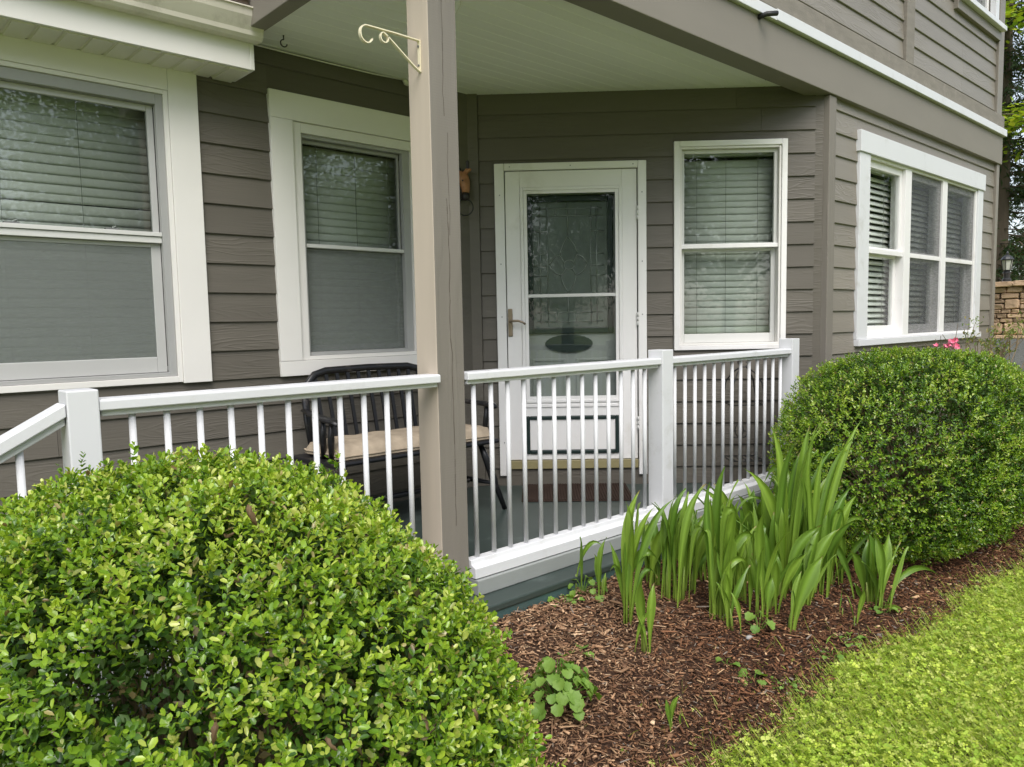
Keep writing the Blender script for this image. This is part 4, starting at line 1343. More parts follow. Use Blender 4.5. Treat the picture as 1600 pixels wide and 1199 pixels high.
# dry leaves caught in the near bush
def dry(p, s, rz, tilt, roll, label, seed):
    r_ = np.random.default_rng(seed)
    V_, F2_ = [], []
    n = 10
    for i in range(n+1):
        f = i/n
        w = .19*math.sin(math.pi*min(1, f*.95+.04))**.8*(1+.22*math.sin(f*19+seed))
        ang = 2.3*f-.4
        cy, cz = math.sin(ang)*.62, -math.cos(ang)*.45
        for q in (-1, -.6, -.2, .2, .6, 1):
            V_.append((q*w*(.75+.1*r_.random()), cy+.02*r_.normal(), cz+abs(q)**1.4*w*.95+.05*math.sin(f*11+q*5)))
    for i in range(n):
        for j in range(5):
            a = i*6+j
            F2_.append((a, a+1, a+7, a+6))
    mw = T(*p) @ Matrix.Rotation(rz, 4, 'Z') @ Matrix.Rotation(tilt, 4, 'X') @ Matrix.Rotation(roll, 4, 'Y') @ Matrix.Scale(s, 4)
    o = ob('dry_leaf', MB().add(V_, F2_), M['deadleaf'], None, mw, smooth=True)
    tag(o, label, 'dry leaf', 'dry brown leaves caught in the near boxwood')
dry((-4.506, -1.255, .822), .034, 2.0, .9, .5, 'curled brown leaf lying highest on the near boxwood', 1)
dry((-4.545, -1.262, .808), .024, .6, -.6, .9, 'brown leaf tucked just left of the highest curled leaf', 2)
dry((-4.673, -1.500, .640), .024, 3.0, 1.2, -.4, 'long brown leaf low at the front of the near boxwood', 3)
dry((-4.56, -1.570, .612), .020, 1.2, .7, 1.2, 'small brown leaf at the bottom middle of the near boxwood', 4)
dry((-4.447, -1.590, .600), .021, -.6, .6, -.9, 'brown leaf just right of the bottom middle one in the near boxwood', 5)
dry((-4.359, -1.585, .578), .019, 2.6, 1.0, .6, 'rightmost dark brown leaf caught low in the near boxwood', 6)

# ------------------------------------------------------------------ lilies and irises
LILIES = [
    ('a',(-2.635,-0.458,-0.103),[((0.018,0.016,0.501),None,0.045),((0.074,-0.006,0.543),None,0.045),((0.185,-0.057,0.498),None,0.04),((-0.016,0.068,0.329),None,0.025),((-0.036,0.083,0.204),(-0.03,0.049,0.23),0.022),((0.095,-0.111,0.251),(0.071,-0.06,0.291),0.04),((0.105,-0.048,0.186),(0.068,-0.032,0.22),0.025),((0.024,-0.009,0.423),None,0.04)]),
    ('b',(-2.738,-0.626,-0.146),[((-0.02,-0.011,0.31),None,0.04),((0.032,0.007,0.275),None,0.035),((0.054,-0.041,0.19),None,0.02),((-0.029,0.033,0.175),None,0.015)]),
    ('c',(-2.333,-0.437,-0.098),[((0.039,0.007,0.475),None,0.035),((0.084,-0.007,0.491),None,0.05),((0.124,-0.04,0.52),None,0.035),((0.028,0.051,0.314),None,0.03),((0.131,-0.041,0.353),(0.109,-0.002,0.366),0.02)]),
    ('d',(-2.279,-0.478,-0.108),[((0.113,-0.011,0.504),None,0.05),((0.057,-0.007,0.491),None,0.04),((0.08,-0.04,0.307),(0.057,0.005,0.313),0.03),((-0.008,0.044,0.412),None,0.04)]),
    ('e',(-2.168,-0.449,-0.101),[((0.093,-0.018,0.383),None,0.045),((0.126,-0.027,0.357),None,0.04),((0.04,-0.034,0.3),None,0.03)]),
    ('f',(-2.265,-0.619,-0.144),[((0.02,-0.013,0.652),None,0.05),((0.109,0.002,0.455),None,0.05),((0.04,0.027,0.524),None,0.045),((0.152,-0.085,0.219),(0.064,-0.083,0.258),0.03)]),
    ('g',(-2.233,-0.635,-0.149),[((0.146,0.005,0.573),None,0.045),((0.065,0.016,0.381),None,0.06),((0.139,-0.095,0.321),(0.093,-0.061,0.329),0.045),((0.003,0.04,0.318),None,0.05)]),
    ('h',(-2.265,-0.713,-0.17),[((-0.041,0.056,0.209),None,0.03),((0.006,0.015,0.267),None,0.045),((0.004,-0.013,0.303),None,0.04),((0.115,-0.024,0.26),None,0.03),((-0.015,0.034,0.178),None,0.02)]),
    ('i',(-2.074,-0.717,-0.171),[((0.03,0.009,0.282),None,0.045),((0.036,-0.005,0.201),None,0.04),((-0.036,-0.005,0.491),None,0.04)]),
    ('j',(-1.968,-0.719,-0.171),[((0.049,0.007,0.256),None,0.05),((0.002,0.008,0.203),None,0.04),((-0.003,0.035,0.377),None,0.04)]),
    ('k',(-2.038,-0.841,-0.202),[((0.118,-0.067,0.328),None,0.065),((-0.016,-0.002,0.194),None,0.03),((0.077,-0.006,0.263),None,0.03)]),
    ('l',(-1.742,-0.665,-0.157),[((-0.003,0.067,0.778),None,0.04),((0.098,-0.034,0.781),None,0.045),((0.132,-0.066,0.765),None,0.035),((0.179,-0.064,0.801),None,0.02),((0.238,-0.107,0.683),None,0.03),((0.078,-0.019,0.652),None,0.05),((-0.036,-0.006,0.185),(0.083,-0.007,0.22),0.045),((-0.106,0.125,0.597),None,0.05)]),
    ('m',(-1.646,-0.742,-0.177),[((0.259,-0.093,0.813),None,0.035),((0.173,-0.074,0.736),None,0.035),((0.075,-0.002,0.803),None,0.02),((0.059,-0.028,0.445),None,0.06),((0.014,0.063,0.483),None,0.05),((0.167,-0.048,0.586),None,0.04)]),
    ('n',(-1.59,-0.77,-0.185),[((0.12,-0.062,0.476),None,0.05),((0.137,-0.026,0.512),None,0.05),((0.257,-0.117,0.291),(0.139,-0.094,0.358),0.03),((0.027,-0.022,0.419),None,0.05)]),
    ('o',(-1.355,-0.752,-0.18),[((-0.017,0.005,0.274),None,0.035),((0.102,-0.119,0.267),None,0.03),((0.083,-0.072,0.257),None,0.035),((0.006,-0.023,0.105),None,0.03)]),
    ('p',(-1.764,-0.997,-0.229),[((0.002,-0.034,0.183),None,0.025),((-0.003,0.044,0.164),None,0.015)]),
    ('q',(-1.469,-0.935,-0.22),[((-0.107,0.025,0.282),None,0.045),((-0.031,0.017,0.36),None,0.045),((0.078,0.044,0.282),None,0.05),((-0.048,0.128,0.348),None,0.03),((-0.009,0.043,0.112),None,0.035)]),
    ('r',(-1.482,-1.0,-0.229),[((0.07,-0.003,0.362),None,0.05),((0.138,-0.019,0.296),None,0.045),((0.083,-0.026,0.243),None,0.05),((0.011,0.037,0.372),None,0.04),((0.076,-0.126,-0.052),(0.053,-0.047,0.042),0.04)]),
    ('s',(-2.588,-0.14,-0.07),[((0.004,-0.002,0.265),None,0.03),((0.089,-0.086,0.214),(0.053,-0.053,0.218),0.02)]),
    ('t',(-2.564,-0.266,-0.073),[((0.039,-0.005,0.275),None,0.03),((-0.006,0.016,0.204),None,0.03),((0.034,0.018,0.112),None,0.02)]),
    ('u',(-3.006,-0.942,-0.222),[((-0.013,0.011,0.127),None,0.018),((0.024,-0.01,0.125),None,0.018),((0.02,0.012,0.059),None,0.014)]),
    ('v',(-1.706,-0.921,-0.218),[((0.021,-0.002,0.136),None,0.012)]),
    ('w',(-2.051,-0.988,-0.228),[((0.044,0.008,-0.006),None,0.014),((0.013,0.027,-0.062),None,0.012),((0.061,0.002,0.035),None,0.008)]),
    ('fill',(-2.019,-0.4,-0.091),[((-0.011,0.071,0.257),None,0.045),((0.011,-0.032,0.291),None,0.043),((-0.017,0.043,0.32),None,0.036),((0.117,-0.079,0.37),None,0.04),((-0.08,0.039,0.247),None,0.053)]),
    ('fill',(-1.889,-0.437,-0.098),[((-0.09,0.112,0.402),None,0.045),((-0.045,0.034,0.364),None,0.046),((0.02,-0.038,0.409),None,0.036),((0.054,-0.004,0.316),None,0.04),((0.005,0.029,0.303),None,0.035)]),
    ('fill',(-1.829,-0.502,-0.113),[((-0.064,0.086,0.469),None,0.045),((-0.018,0.021,0.362),None,0.041),((-0.058,0.07,0.328),None,0.038),((-0.054,0.075,0.347),None,0.051),((-0.102,0.13,0.442),None,0.051)]),
    ('fill',(-1.84,-0.558,-0.128),[((0.03,0.018,0.395),None,0.04),((0.002,0.026,0.376),None,0.037),((-0.038,0.089,0.322),None,0.054),((0.017,0.043,0.309),None,0.046),((0.055,-0.019,0.143),None,0.048)]),
    ('fill',(-1.688,-0.572,-0.131),[((0.066,-0.037,0.43),None,0.039),((0.006,0.014,0.377),None,0.049),((0.062,0.022,0.511),None,0.051),((0.009,0.044,0.502),None,0.051),((0.036,0.015,0.424),None,0.047)]),
    ('fill',(-1.559,-0.634,-0.148),[((-0.119,0.062,0.458),None,0.049),((0.023,-0.067,0.544),None,0.049),((-0.024,0.098,0.523),None,0.046),((-0.035,0.105,0.502),None,0.041),((0.06,0.068,0.56),None,0.043)]),
    ('fill',(-1.375,-0.691,-0.164),[((0.039,0.028,0.287),None,0.053),((-0.058,0.091,0.238),None,0.039),((0.008,0.042,0.411),None,0.043),((-0.046,0.028,0.372),None,0.052),((0.065,0.023,0.392),None,0.04)]),
    ('fill',(-2.084,-0.321,-0.078),[((0.121,-0.103,0.278),None,0.037),((0.14,-0.075,0.283),None,0.044),((0.084,-0.031,0.321),None,0.039),((-0.016,0.052,0.222),None,0.053),((0.109,-0.03,0.284),None,0.048)]),
    ('fill',(-1.828,-0.68,-0.161),[((0.124,-0.092,0.355),None,0.051),((-0.002,0.03,0.374),None,0.05),((0.007,0.01,0.44),None,0.049),((0.023,0.012,0.407),None,0.038),((0.13,-0.002,0.417),None,0.036)]),
    ('fill',(-1.763,-0.769,-0.184),[((0.124,-0.087,0.355),None,0.053),((0.1,-0.006,0.314),None,0.043),((0.097,-0.014,0.346),None,0.054),((0.041,0.023,0.263),None,0.042),((0.111,-0.033,0.302),None,0.052)]),
    ('fill',(-2.032,-0.606,-0.14),[((-0.009,-0.007,0.225),None,0.046),((-0.002,0.046,0.235),None,0.036),((0.054,0.058,0.356),None,0.045),((-0.044,0.057,0.38),None,0.046),((0.057,-0.019,0.303),None,0.05)]),
    ('fill',(-1.675,-0.481,-0.108),[((0.019,0.003,0.408),None,0.045),((-0.079,0.118,0.269),None,0.046),((-0.063,0.06,0.39),None,0.055),((-0.08,0.189,0.414),None,0.041),((0.065,-0.02,0.468),None,0.036)]),
    ('fill',(-1.446,-0.56,-0.128),[((-0.019,0.001,0.392),None,0.052),((0.051,0.083,0.476),None,0.04),((0.089,0.014,0.473),None,0.049),((0.056,0.033,0.532),None,0.044),((0.077,0.009,0.487),None,0.053)]),
    ('fill',(-1.393,-0.65,-0.153),[((0.032,-0.001,0.363),None,0.04),((-0.06,0.1,0.456),None,0.037),((0.01,0.06,0.331),None,0.039),((0.058,0.035,0.431),None,0.039),((0.106,-0.003,0.473),None,0.055)]),
    ('fill',(-2.272,-0.317,-0.078),[((0.005,0.022,0.15),None,0.047),((0.061,-0.04,0.298),None,0.052),((0.011,0.021,0.321),None,0.041),((0.05,0.036,0.312),None,0.037),((0.038,0.047,0.19),None,0.045)]),
    ('fill',(-1.441,-0.753,-0.18),[((-0.003,0.02,0.261),None,0.042),((0.014,0.003,0.295),None,0.042),((-0.018,0.099,0.262),None,0.041),((-0.024,0.092,0.34),None,0.046),((0.091,-0.016,0.328),None,0.038)]),
]
LIL_LABEL = {
 'a': 'tall lily with drooping lower leaves at the left front of the clump', 'b': 'narrow lily shoot standing alone in front of the left lily',
 'c': 'broad lily behind the left one, against the railing post', 'd': 'upright lily just right of the one against the railing post',
 'e': 'short lily in the second row, right of the railing post', 'f': 'tall lily in the middle of the clump with one blade rising above the bottom rail',
 'g': 'leafy lily with an arching blade in the middle of the clump', 'h': 'low bright lily in the front row at the middle of the clump',
 'i': 'slim lily with stacked leaves behind the round seedling', 'j': 'lily with two pointed leaves behind the seedling, right of the slim one',
 'k': 'single wide-bladed lily leaning right in the front row', 'l': 'tallest iris fan at the back of the clump',
 'm': 'iris with long thin blades touching the far boxwood', 'n': 'broad lily at the right back with a blade arching over the mulch',
 'o': 'small lily between the big clump and the right-hand group', 'p': 'tiny lily shoot in front of the right-hand group',
 'q': 'broad-leaved left half of the right-hand lily group', 'r': 'rightmost lily with one leaf lying out on the mulch',
 's': 'single lily shoot beside the green porch base', 't': 'small lily shoot right of the single one at the porch base',
 'u': 'small two-bladed sprout alone at the front of the mulch', 'v': 'thin single stalk rising at the right of the clump', 'w': 'low grass-like sprout near the lawn edge'}
FILL_LABEL = ['short broad shoot at the back against the middle railing', 'broad shoot at the back left, under the short railing', 'shoot at the back, hidden behind the arching blade',
 'shoot in the second row between the slim lily and the railing', 'tall shoot crowding the iris fan from behind', 'broad shoot at the back between the iris fan and the far boxwood',
 'short shoot pressed against the foot of the far boxwood', 'low shoot at the back beside the railing post', 'shoot right in front of the iris fan', 'shoot at the front foot of the iris fan, leaning right',
 'low shoot in the thick of the clump behind the slim lily', 'tall shoot at the very back left of the iris fan', 'tallest broad shoot at the back right of the iris fan', 'shoot between the iris blades and the far boxwood, bent right',
 'short shoot behind the left lily, under the bottom rail', 'low shoot just left of the right-hand group']
fill_i = 0
def blade(base, tip, apex, w, nseg=12):
    b, t_ = np.zeros(3), np.array(tip)
    if apex is None:
        out = norm(np.array([t_[0], t_[1], 0])+rng.normal(size=3)*np.array([.02, .02, 0]))
        k_ = rng.uniform(.0, .10)*t_[2]
        c1 = np.array([t_[0]*.10, t_[1]*.10, t_[2]*.42])
        c2 = np.array([t_[0]*.55, t_[1]*.55, t_[2]*.86])-out*k_
        t_ = t_+out*k_*.5
    else:
        ap = np.array(apex)
        c1 = np.array([ap[0]*.1, ap[1]*.1, ap[2]*.75]); c2 = np.array([ap[0]*1.0, ap[1]*1.0, ap[2]*1.35])
    pts = [(1-s)**3*b+3*s*(1-s)**2*c1+3*s*s*(1-s)*c2+s**3*t_ for s in np.linspace(0, 1, nseg+1)]
    toc = norm(CAM-np.array(base)); ang = rng.uniform(-1.1, 1.1)
    V_, F2_, C_ = [], [], []
    face = np.array([toc[0]*math.cos(ang)-toc[1]*math.sin(ang), toc[0]*math.sin(ang)+toc[1]*math.cos(ang), .0])
    twist = rng.uniform(-.9, .9)
    g = rng.uniform(0, 1)
    young = np.array((.23, .33, .05)); ripe = np.array((.10, .20, .026))*(1-g)+np.array((.22, .345, .045))*g
    brown = rng.random() < .3
    long_ = t_[2] > .6
    for i, p in enumerate(pts):
        f = i/nseg
        tg = norm(pts[min(i+1, nseg)]-pts[max(i-1, 0)])
        a_ = twist*f
        fc = norm(face-tg*(face@tg))
        sd0 = np.cross(tg, fc)
        sd_ = sd0*math.cos(a_)+fc*math.sin(a_)
        nn = np.cross(sd_, tg)
        prof = (.40+.60*math.sin(math.pi*min(1, f*1.1))**.8) if long_ else (.20+.80*math.exp(-((f-.60)/.27)**2))
        tipf = 1 if f < .72 else max(.03, 1-((f-.72)/.28)**1.7)
        ww = w*.5*prof*tipf
        wav = .10*w*math.sin(f*9+ang*5)*f
        for iq, q in enumerate((-1, -.66, -.33, 0, .33, .66, 1)):
            V_.append(tuple(p+sd_*ww*q+nn*(ww*.55*abs(q)**1.3+wav*q)))
            cc_ = young*max(0, 1-f*2.6)+ripe*min(1, f*2.6)
            if brown and f > .93:
                cc_ = np.array((.30, .20, .09))
            C_.append(tuple(cc_*(1.25 if q == 0 else .84 if iq % 2 else 1.08)))
    for i in range(nseg):
        for j in range(6):
            a = i*7+j
            F2_.append((a, a+1, a+8, a+7))
    me = MB().add(V_, F2_).mesh('leaf', M['lily'], True)
    at = me.attributes.new('col', 'FLOAT_COLOR', 'POINT')
    at.data.foreach_set('color', np.concatenate([np.array(C_), np.ones((len(C_), 1))], 1).astype(np.float32).ravel())
    return me
for nm, base, lv in LILIES:
    fill = nm == 'fill'
    lab = FILL_LABEL[fill_i] if fill else LIL_LABEL[nm]
    fill_i += fill
    t = thing('lily_plant', lab, 'lily', T(*base), 'lily shoots in the mulch bed')
    h_ = max(l[0][2] for l in lv)
    extra = []
    if h_ > .33 or fill:
        for k_ in range(6 if fill else 4):
            tp = lv[rng.integers(len(lv))][0]
            hz_ = h_*rng.uniform(.55, .95)
            ex = (tp[0]*.6+rng.normal()*.05, tp[1]*.6+rng.normal()*.05, hz_)
            apx = None
            if rng.random() < .18:
                apx = (ex[0]*.55, ex[1]*.55, hz_)
                ex = (ex[0]*1.3+rng.normal()*.07, ex[1]*1.3+rng.normal()*.07, hz_*rng.uniform(.6, .85))
            extra.append((ex, apx, rng.uniform(.020, .040)))
    for tip, ap, w in lv+extra:
        bx_ = np.array(base)+np.array([rng.normal()*.018, rng.normal()*.018, -.015])
        if ap is not None or tip[2] < h_*.6:
            z0 = .0
        ob('leaf', blade(bx_, tip, ap, w*1.0), None, t, T(*bx_))
    ob('stalk', MB().tube([(0, 0, -.02), (lv[0][0][0]*.06, lv[0][0][1]*.06, h_*.16), (lv[0][0][0]*.12, lv[0][0][1]*.12, h_*.30)], [.008 if h_ > .3 else .004, .006 if h_ > .3 else .003, .002], 7), M['stalk'], t, T(*base), smooth=True)

# ------------------------------------------------------------------ small weeds in the mulch
def rosette(nm, lab, base, n, size, h, spread, seed, group=None, cat='seedling'):
    r_ = np.random.default_rng(seed)
    t = thing(nm, lab, cat, T(*base), group)
    for k_ in range(n):
        a = k_*2.4+r_.normal()*.25
        rr = spread*math.sqrt((k_+.5)/n)
        hz = h*(1-.75*(rr/spread)**1.5)+r_.normal()*h*.06
        tip = np.array([rr*math.cos(a), rr*math.sin(a), max(hz, .012)])
        s_ = size*r_.uniform(.7, 1.1)
        ax = np.array([math.cos(a), math.sin(a), -.25-.9*rr/spread*(h > .06)])+r_.normal(size=3)*.18
        bx, by, bz = basis(ax[None], np.array([[.4*math.cos(a)+r_.normal()*.2, .4*math.sin(a)+r_.normal()*.2, 1.]]))
        mw = Matrix.Identity(4)
        for r3 in range(3):
            mw[r3][0], mw[r3][1], mw[r3][2], mw[r3][3] = bx[0][r3]*s_, by[0][r3]*s_, bz[0][r3]*s_, base[r3]+tip[r3]
        ob('leaf', RND, None, t, mw)
    st_ = MB()
    for k_ in range(n):
        a = k_*2.4
        rr = spread*math.sqrt((k_+.5)/n)
        st_.tube([(base[0], base[1], base[2]-.01), (base[0]+rr*.6*math.cos(a), base[1]+rr*.6*math.sin(a), base[2]+max(.01, h*(1-.75*(rr/spread)**1.5))*.7), (base[0]+rr*math.cos(a), base[1]+rr*math.sin(a), base[2]+max(.012, h*(1-.75*(rr/spread)**1.5)))], .0016, 4)
    ob('stem', st_, M['weed'], t)
def round_leaf():
    V_, F2_ = [(0, .12, 0)], []
    n = 14
    for k_ in range(n+1):
        a = -math.pi/2+.28+(2*math.pi-.56)*k_/n
        r_ = .5*(1+.07*math.cos(k_*math.pi))
        V_.append((r_*math.cos(a)*1.1, .5+r_*math.sin(a), .20*(math.cos(a)**2)-.16*max(0, math.sin(a))**2+.035*math.cos(k_*math.pi)))
    V_.append((0, .5, -.03))
    c_ = len(V_)-1
    for k_ in range(1, n+1):
        F2_.append((c_, k_, k_+1))
    F2_ += [(c_, 0, 1), (c_, n+1, 0)]
    return MB().add(V_, F2_).mesh('leaf', M['weed'], True)
RND = round_leaf()
rosette('violet_plant', 'leafy violet with round scalloped leaves beside the near boxwood', (-3.235, -.655, -.158), 70, .042, .16, .115, 1, cat='violet')
rosette('weed_seedling', 'two-leaved seedling just behind the violet', (-2.972, -.507, -.116), 4, .045, .022, .03, 2, 'seedlings in the mulch')
rosette('weed_seedling', 'three-leaved seedling in the open middle of the mulch', (-2.512, -.838, -.203), 4, .032, .03, .028, 3, 'seedlings in the mulch')
rosette('weed_seedling', 'seedling halfway to the lawn in front of the lilies', (-2.515, -.954, -.224), 5, .042, .03, .04, 4, 'seedlings in the mulch')
rosette('weed_seedling', 'bushy round-leaved seedling below the slim lily', (-2.16, -.775, -.188), 7, .045, .085, .05, 5, 'seedlings in the mulch')
rosette('weed_seedling', 'small rosette near the lawn edge under the thin stalk', (-1.899, -1.035, -.233), 8, .028, .025, .05, 6, 'seedlings in the mulch')
rosette('weed_seedling', 'loose rosette at the lawn edge left of the thin stalk', (-2.092, -1.05, -.234), 9, .026, .025, .055, 7, 'seedlings in the mulch')
rosette('weed_seedling', 'fine small-leaved weed where the mulch meets the clover', (-2.46, -1.05, -.232), 16, .018, .02, .065, 8, 'seedlings in the mulch')
rosette('weed_seedling', 'round-leaved creeper at the foot of the green porch base', (-2.58, -.175, -.072), 18, .036, .075, .10, 9, 'seedlings in the mulch')
rosette('weed_seedling', 'flat creeper left of the one at the porch base', (-2.72, -.185, -.072), 6, .03, .03, .07, 10, 'seedlings in the mulch')
rosette('weed_seedling', 'short weed between the blades of the rightmost lily', (-1.50, -1.02, -.232), 7, .032, .05, .05, 11, 'seedlings in the mulch')
r_ = np.random.default_rng(77)
pbv = norm(r_.normal(size=(60, 3)))
pb = ob('pebble', MB().lathe([(.0, -.008), (.011, -.006), (.014, .0), (.010, .007), (.0, .009)], n=8), M['pebble'], None, T(-2.267, -.79, -.180) @ Matrix.Diagonal((1.3, .9, 1, 1)), smooth=True)
tag(pb, 'pale grey pebble on the mulch in front of the round seedling', 'pebble')

# ------------------------------------------------------------------ azalea by the bay wall
az = thing('azalea_shrub', 'sparse twiggy azalea with pink flowers between the far boxwood and the wall', 'azalea', T(1.9, -.4, -.2))
r_ = np.random.default_rng(9)
tw_ = MB()
ends = []
for k_ in range(26):
    b0 = np.array([1.9+r_.normal()*.25, -.42+r_.normal()*.06, -.2])
    if k_ < 6:
        e_ = np.array([1.25+r_.normal()*.16, -.40+r_.normal()*.05, .82+r_.random()*.07])
    else:
        e_ = np.array([1.75+r_.random()*1.7, -.42+r_.normal()*.10, .62+r_.random()*.38])
    m1 = b0*.45+e_*.55+np.array([r_.normal()*.07, r_.normal()*.03, .05])
    tw_.tube([b0, m1, e_], [.008, .006, .0025], 5)
    ends.append(e_)
    for j in range(3):
        e2 = e_+np.array([r_.normal()*.12, r_.normal()*.05, abs(r_.normal())*.08-.02])
        tw_.tube([m1*.4+e_*.6, e2], [.004, .0018], 4)
        ends.append(e2)
ob('twigs', tw_, M['twig'], az)
E_ = np.array(ends)
E_ = E_[E_[:, 0] > 1.5]
P = np.repeat(E_, 9, axis=0)+r_.normal(size=(len(E_)*9, 3))*.022
n = len(P)
cols = np.array([(.12, .21, .035), (.2, .28, .06), (.28, .25, .08), (.16, .24, .05)])
ob('foliage', scatter('foliage', P, norm(r_.normal(size=(n, 3))+np.array([0, 0, .7])), norm(r_.normal(size=(n, 3))*.5+np.array([0, 0, 1])), r_.uniform(.02, .045, n), r_.uniform(.009, .016, n),
   LEAF_V, LEAF_F, M['tree'], cols[r_.integers(0, 4, n)]), None, az, kind='stuff')
pet = MB().add([(0, 0, 0), (-.4, .5, .12), (0, 1, .2), (.4, .5, .12), (0, .5, .0)], [(0, 4, 1), (1, 4, 2), (4, 3, 2), (0, 3, 4)]).mesh('flower', M['petal'])
for k_ in range(13):
    cpt = np.array([1.12 if k_ < 5 else 1.37, -.38, .892 if k_ % 3 else .868])+r_.normal(size=3)*np.array([.05, .02, .022])
    fm = MB()
    for j in range(5):
        a = j*1.257+r_.random()*.3
        R3 = Matrix.Rotation(a, 4, 'Z') @ Matrix.Rotation(.7, 4, 'X')
        vs = [R3 @ Vector(v) for v in [(0, 0, 0), (-.4, .5, .12), (0, 1, .2), (.4, .5, .12), (0, .5, .0)]]
        fm.add([tuple(v) for v in vs], [(0, 4, 1), (1, 4, 2), (4, 3, 2), (0, 3, 4)])
    ob('flower', fm, M['petal'], az, T(*cpt) @ Matrix.Rotation(r_.normal()*.5+.7, 4, 'X') @ Matrix.Rotation(r_.normal()*.5-.6, 4, 'Y') @ Matrix.Scale(.033, 4))

# ------------------------------------------------------------------ stone wall with a lantern, far right
SW = thing('stone_wall', 'tan dry-laid fieldstone wall on a grey stuccoed base at the far right', 'wall', T(6.0, .3, -.245))
ob('wall_base', MB().box(5.98, 6.5, -1.6, 2.2, -.245, .80), M['stucco'], SW)
ob('wall_core', MB().box(6.06, 6.45, -1.55, 2.15, .80, 1.46), M['mortar'], SW)
r_ = np.random.default_rng(14)
def stone(y0, y1, z0, z1, dep=.09, x=6.0):
    vs = []
    for zz_ in (0, 1):
        for (yy, xx) in ((0, 0), (0, .5), (.12, 0), (.88, 0), (1, .5), (1, 0)):
            pass
    w, h = y1-y0, z1-z0
    j = lambda s: r_.normal()*s
    prof = [(0+.06, 0.02), (.94, .0), (1, .12), (1, .86), (.92, 1), (.1, .99), (0, .85), (0, .15)]
    prof = [(a+j(.025), b+j(.03)) for a, b in prof]
    f = [(x+.012+abs(j(.008)), y0+w*(.5+(a-.5)*.82), z0+h*(.5+(b-.5)*.78)) for a, b in prof]
    m = [(x+.035+j(.004), y0+w*a, z0+h*b) for a, b in prof]
    bk_ = [(x+dep+.03, y0+w*a, z0+h*b) for a, b in prof]
    n = 8
    fs = [tuple(range(n-1, -1, -1))]+[(i, (i+1) % n, (i+1) % n+n, i+n) for i in range(n)]+[(i+n, (i+1) % n+n, (i+1) % n+2*n, i+2*n) for i in range(n)]
    ob('stone', MB().add(f+m+bk_, fs), M['stone'], SW)
z = .845
while z < 1.42:
    h = [.11, .05, .13, .07, .16, .06][int(r_.random()*6)]
    h = min(h, 1.44-z)
    y = -1.5
    while y < 2.1:
        w = h*r_.uniform(.9, 2.6)+.03
        w = min(w, .30)
        if h > .10 and r_.random() < .3:
            c_ = r_.uniform(.4, .6)
            stone(y+.004, y+w-.004, z+.003, z+h*c_-.003)
            stone(y+.004, y+w-.004, z+h*c_+.003, z+h-.003)
        else:
            stone(y+.004, y+w-.004, z+.003, z+h-.003)
        y += w
    z += h
for z0, z1, x in ((.80, .842, 5.965), (1.445, 1.515, 5.95)):
    y = -1.6
    while y < 2.2:
        w = r_.uniform(.25, .45)
        stone(y+.003, y+w-.003, z0+j0 if 0 else z0, z1+r_.normal()*.006, .5, x)
        y += w
LP = thing('lantern', 'black glazed lantern standing on the stone wall', 'lantern', T(6.1, .50, 1.51))
lx, ly = 6.1, .515
ob('lantern_base', MB().lathe([(.05, 1.512), (.05, 1.545), (.035, 1.555), (.04, 1.60), (.046, 1.61), (.046, 1.63), (.03, 1.64), (.05, 1.652)], (lx, ly), 10), M['lampiron'], LP, smooth=False)
ob('lantern_glass', MB().lathe([(.042, 1.655), (.062, 1.775)], (lx, ly), 6), M['lampglass'], LP)
fm = MB()
for k_ in range(6):
    a = math.pi/3*k_
    fm.tube([(lx+.045*math.cos(a), ly+.045*math.sin(a), 1.652), (lx+.066*math.cos(a), ly+.066*math.sin(a), 1.778)], .0045, 5)
ob('lantern_frame', fm, M['lampiron'], LP)
ob('lantern_cap', MB().lathe([(.072, 1.777), (.074, 1.785), (.055, 1.815), (.025, 1.838), (.012, 1.842), (.012, 1.855), (.016, 1.862), (.004, 1.89)], (lx, ly), 10), M['lampiron'], LP)
ob('bulb', MB().lathe([(.008, 1.655), (.012, 1.69), (.018, 1.72), (.006, 1.745)], (lx, ly), 8), M['lightframe'], LP, smooth=True)

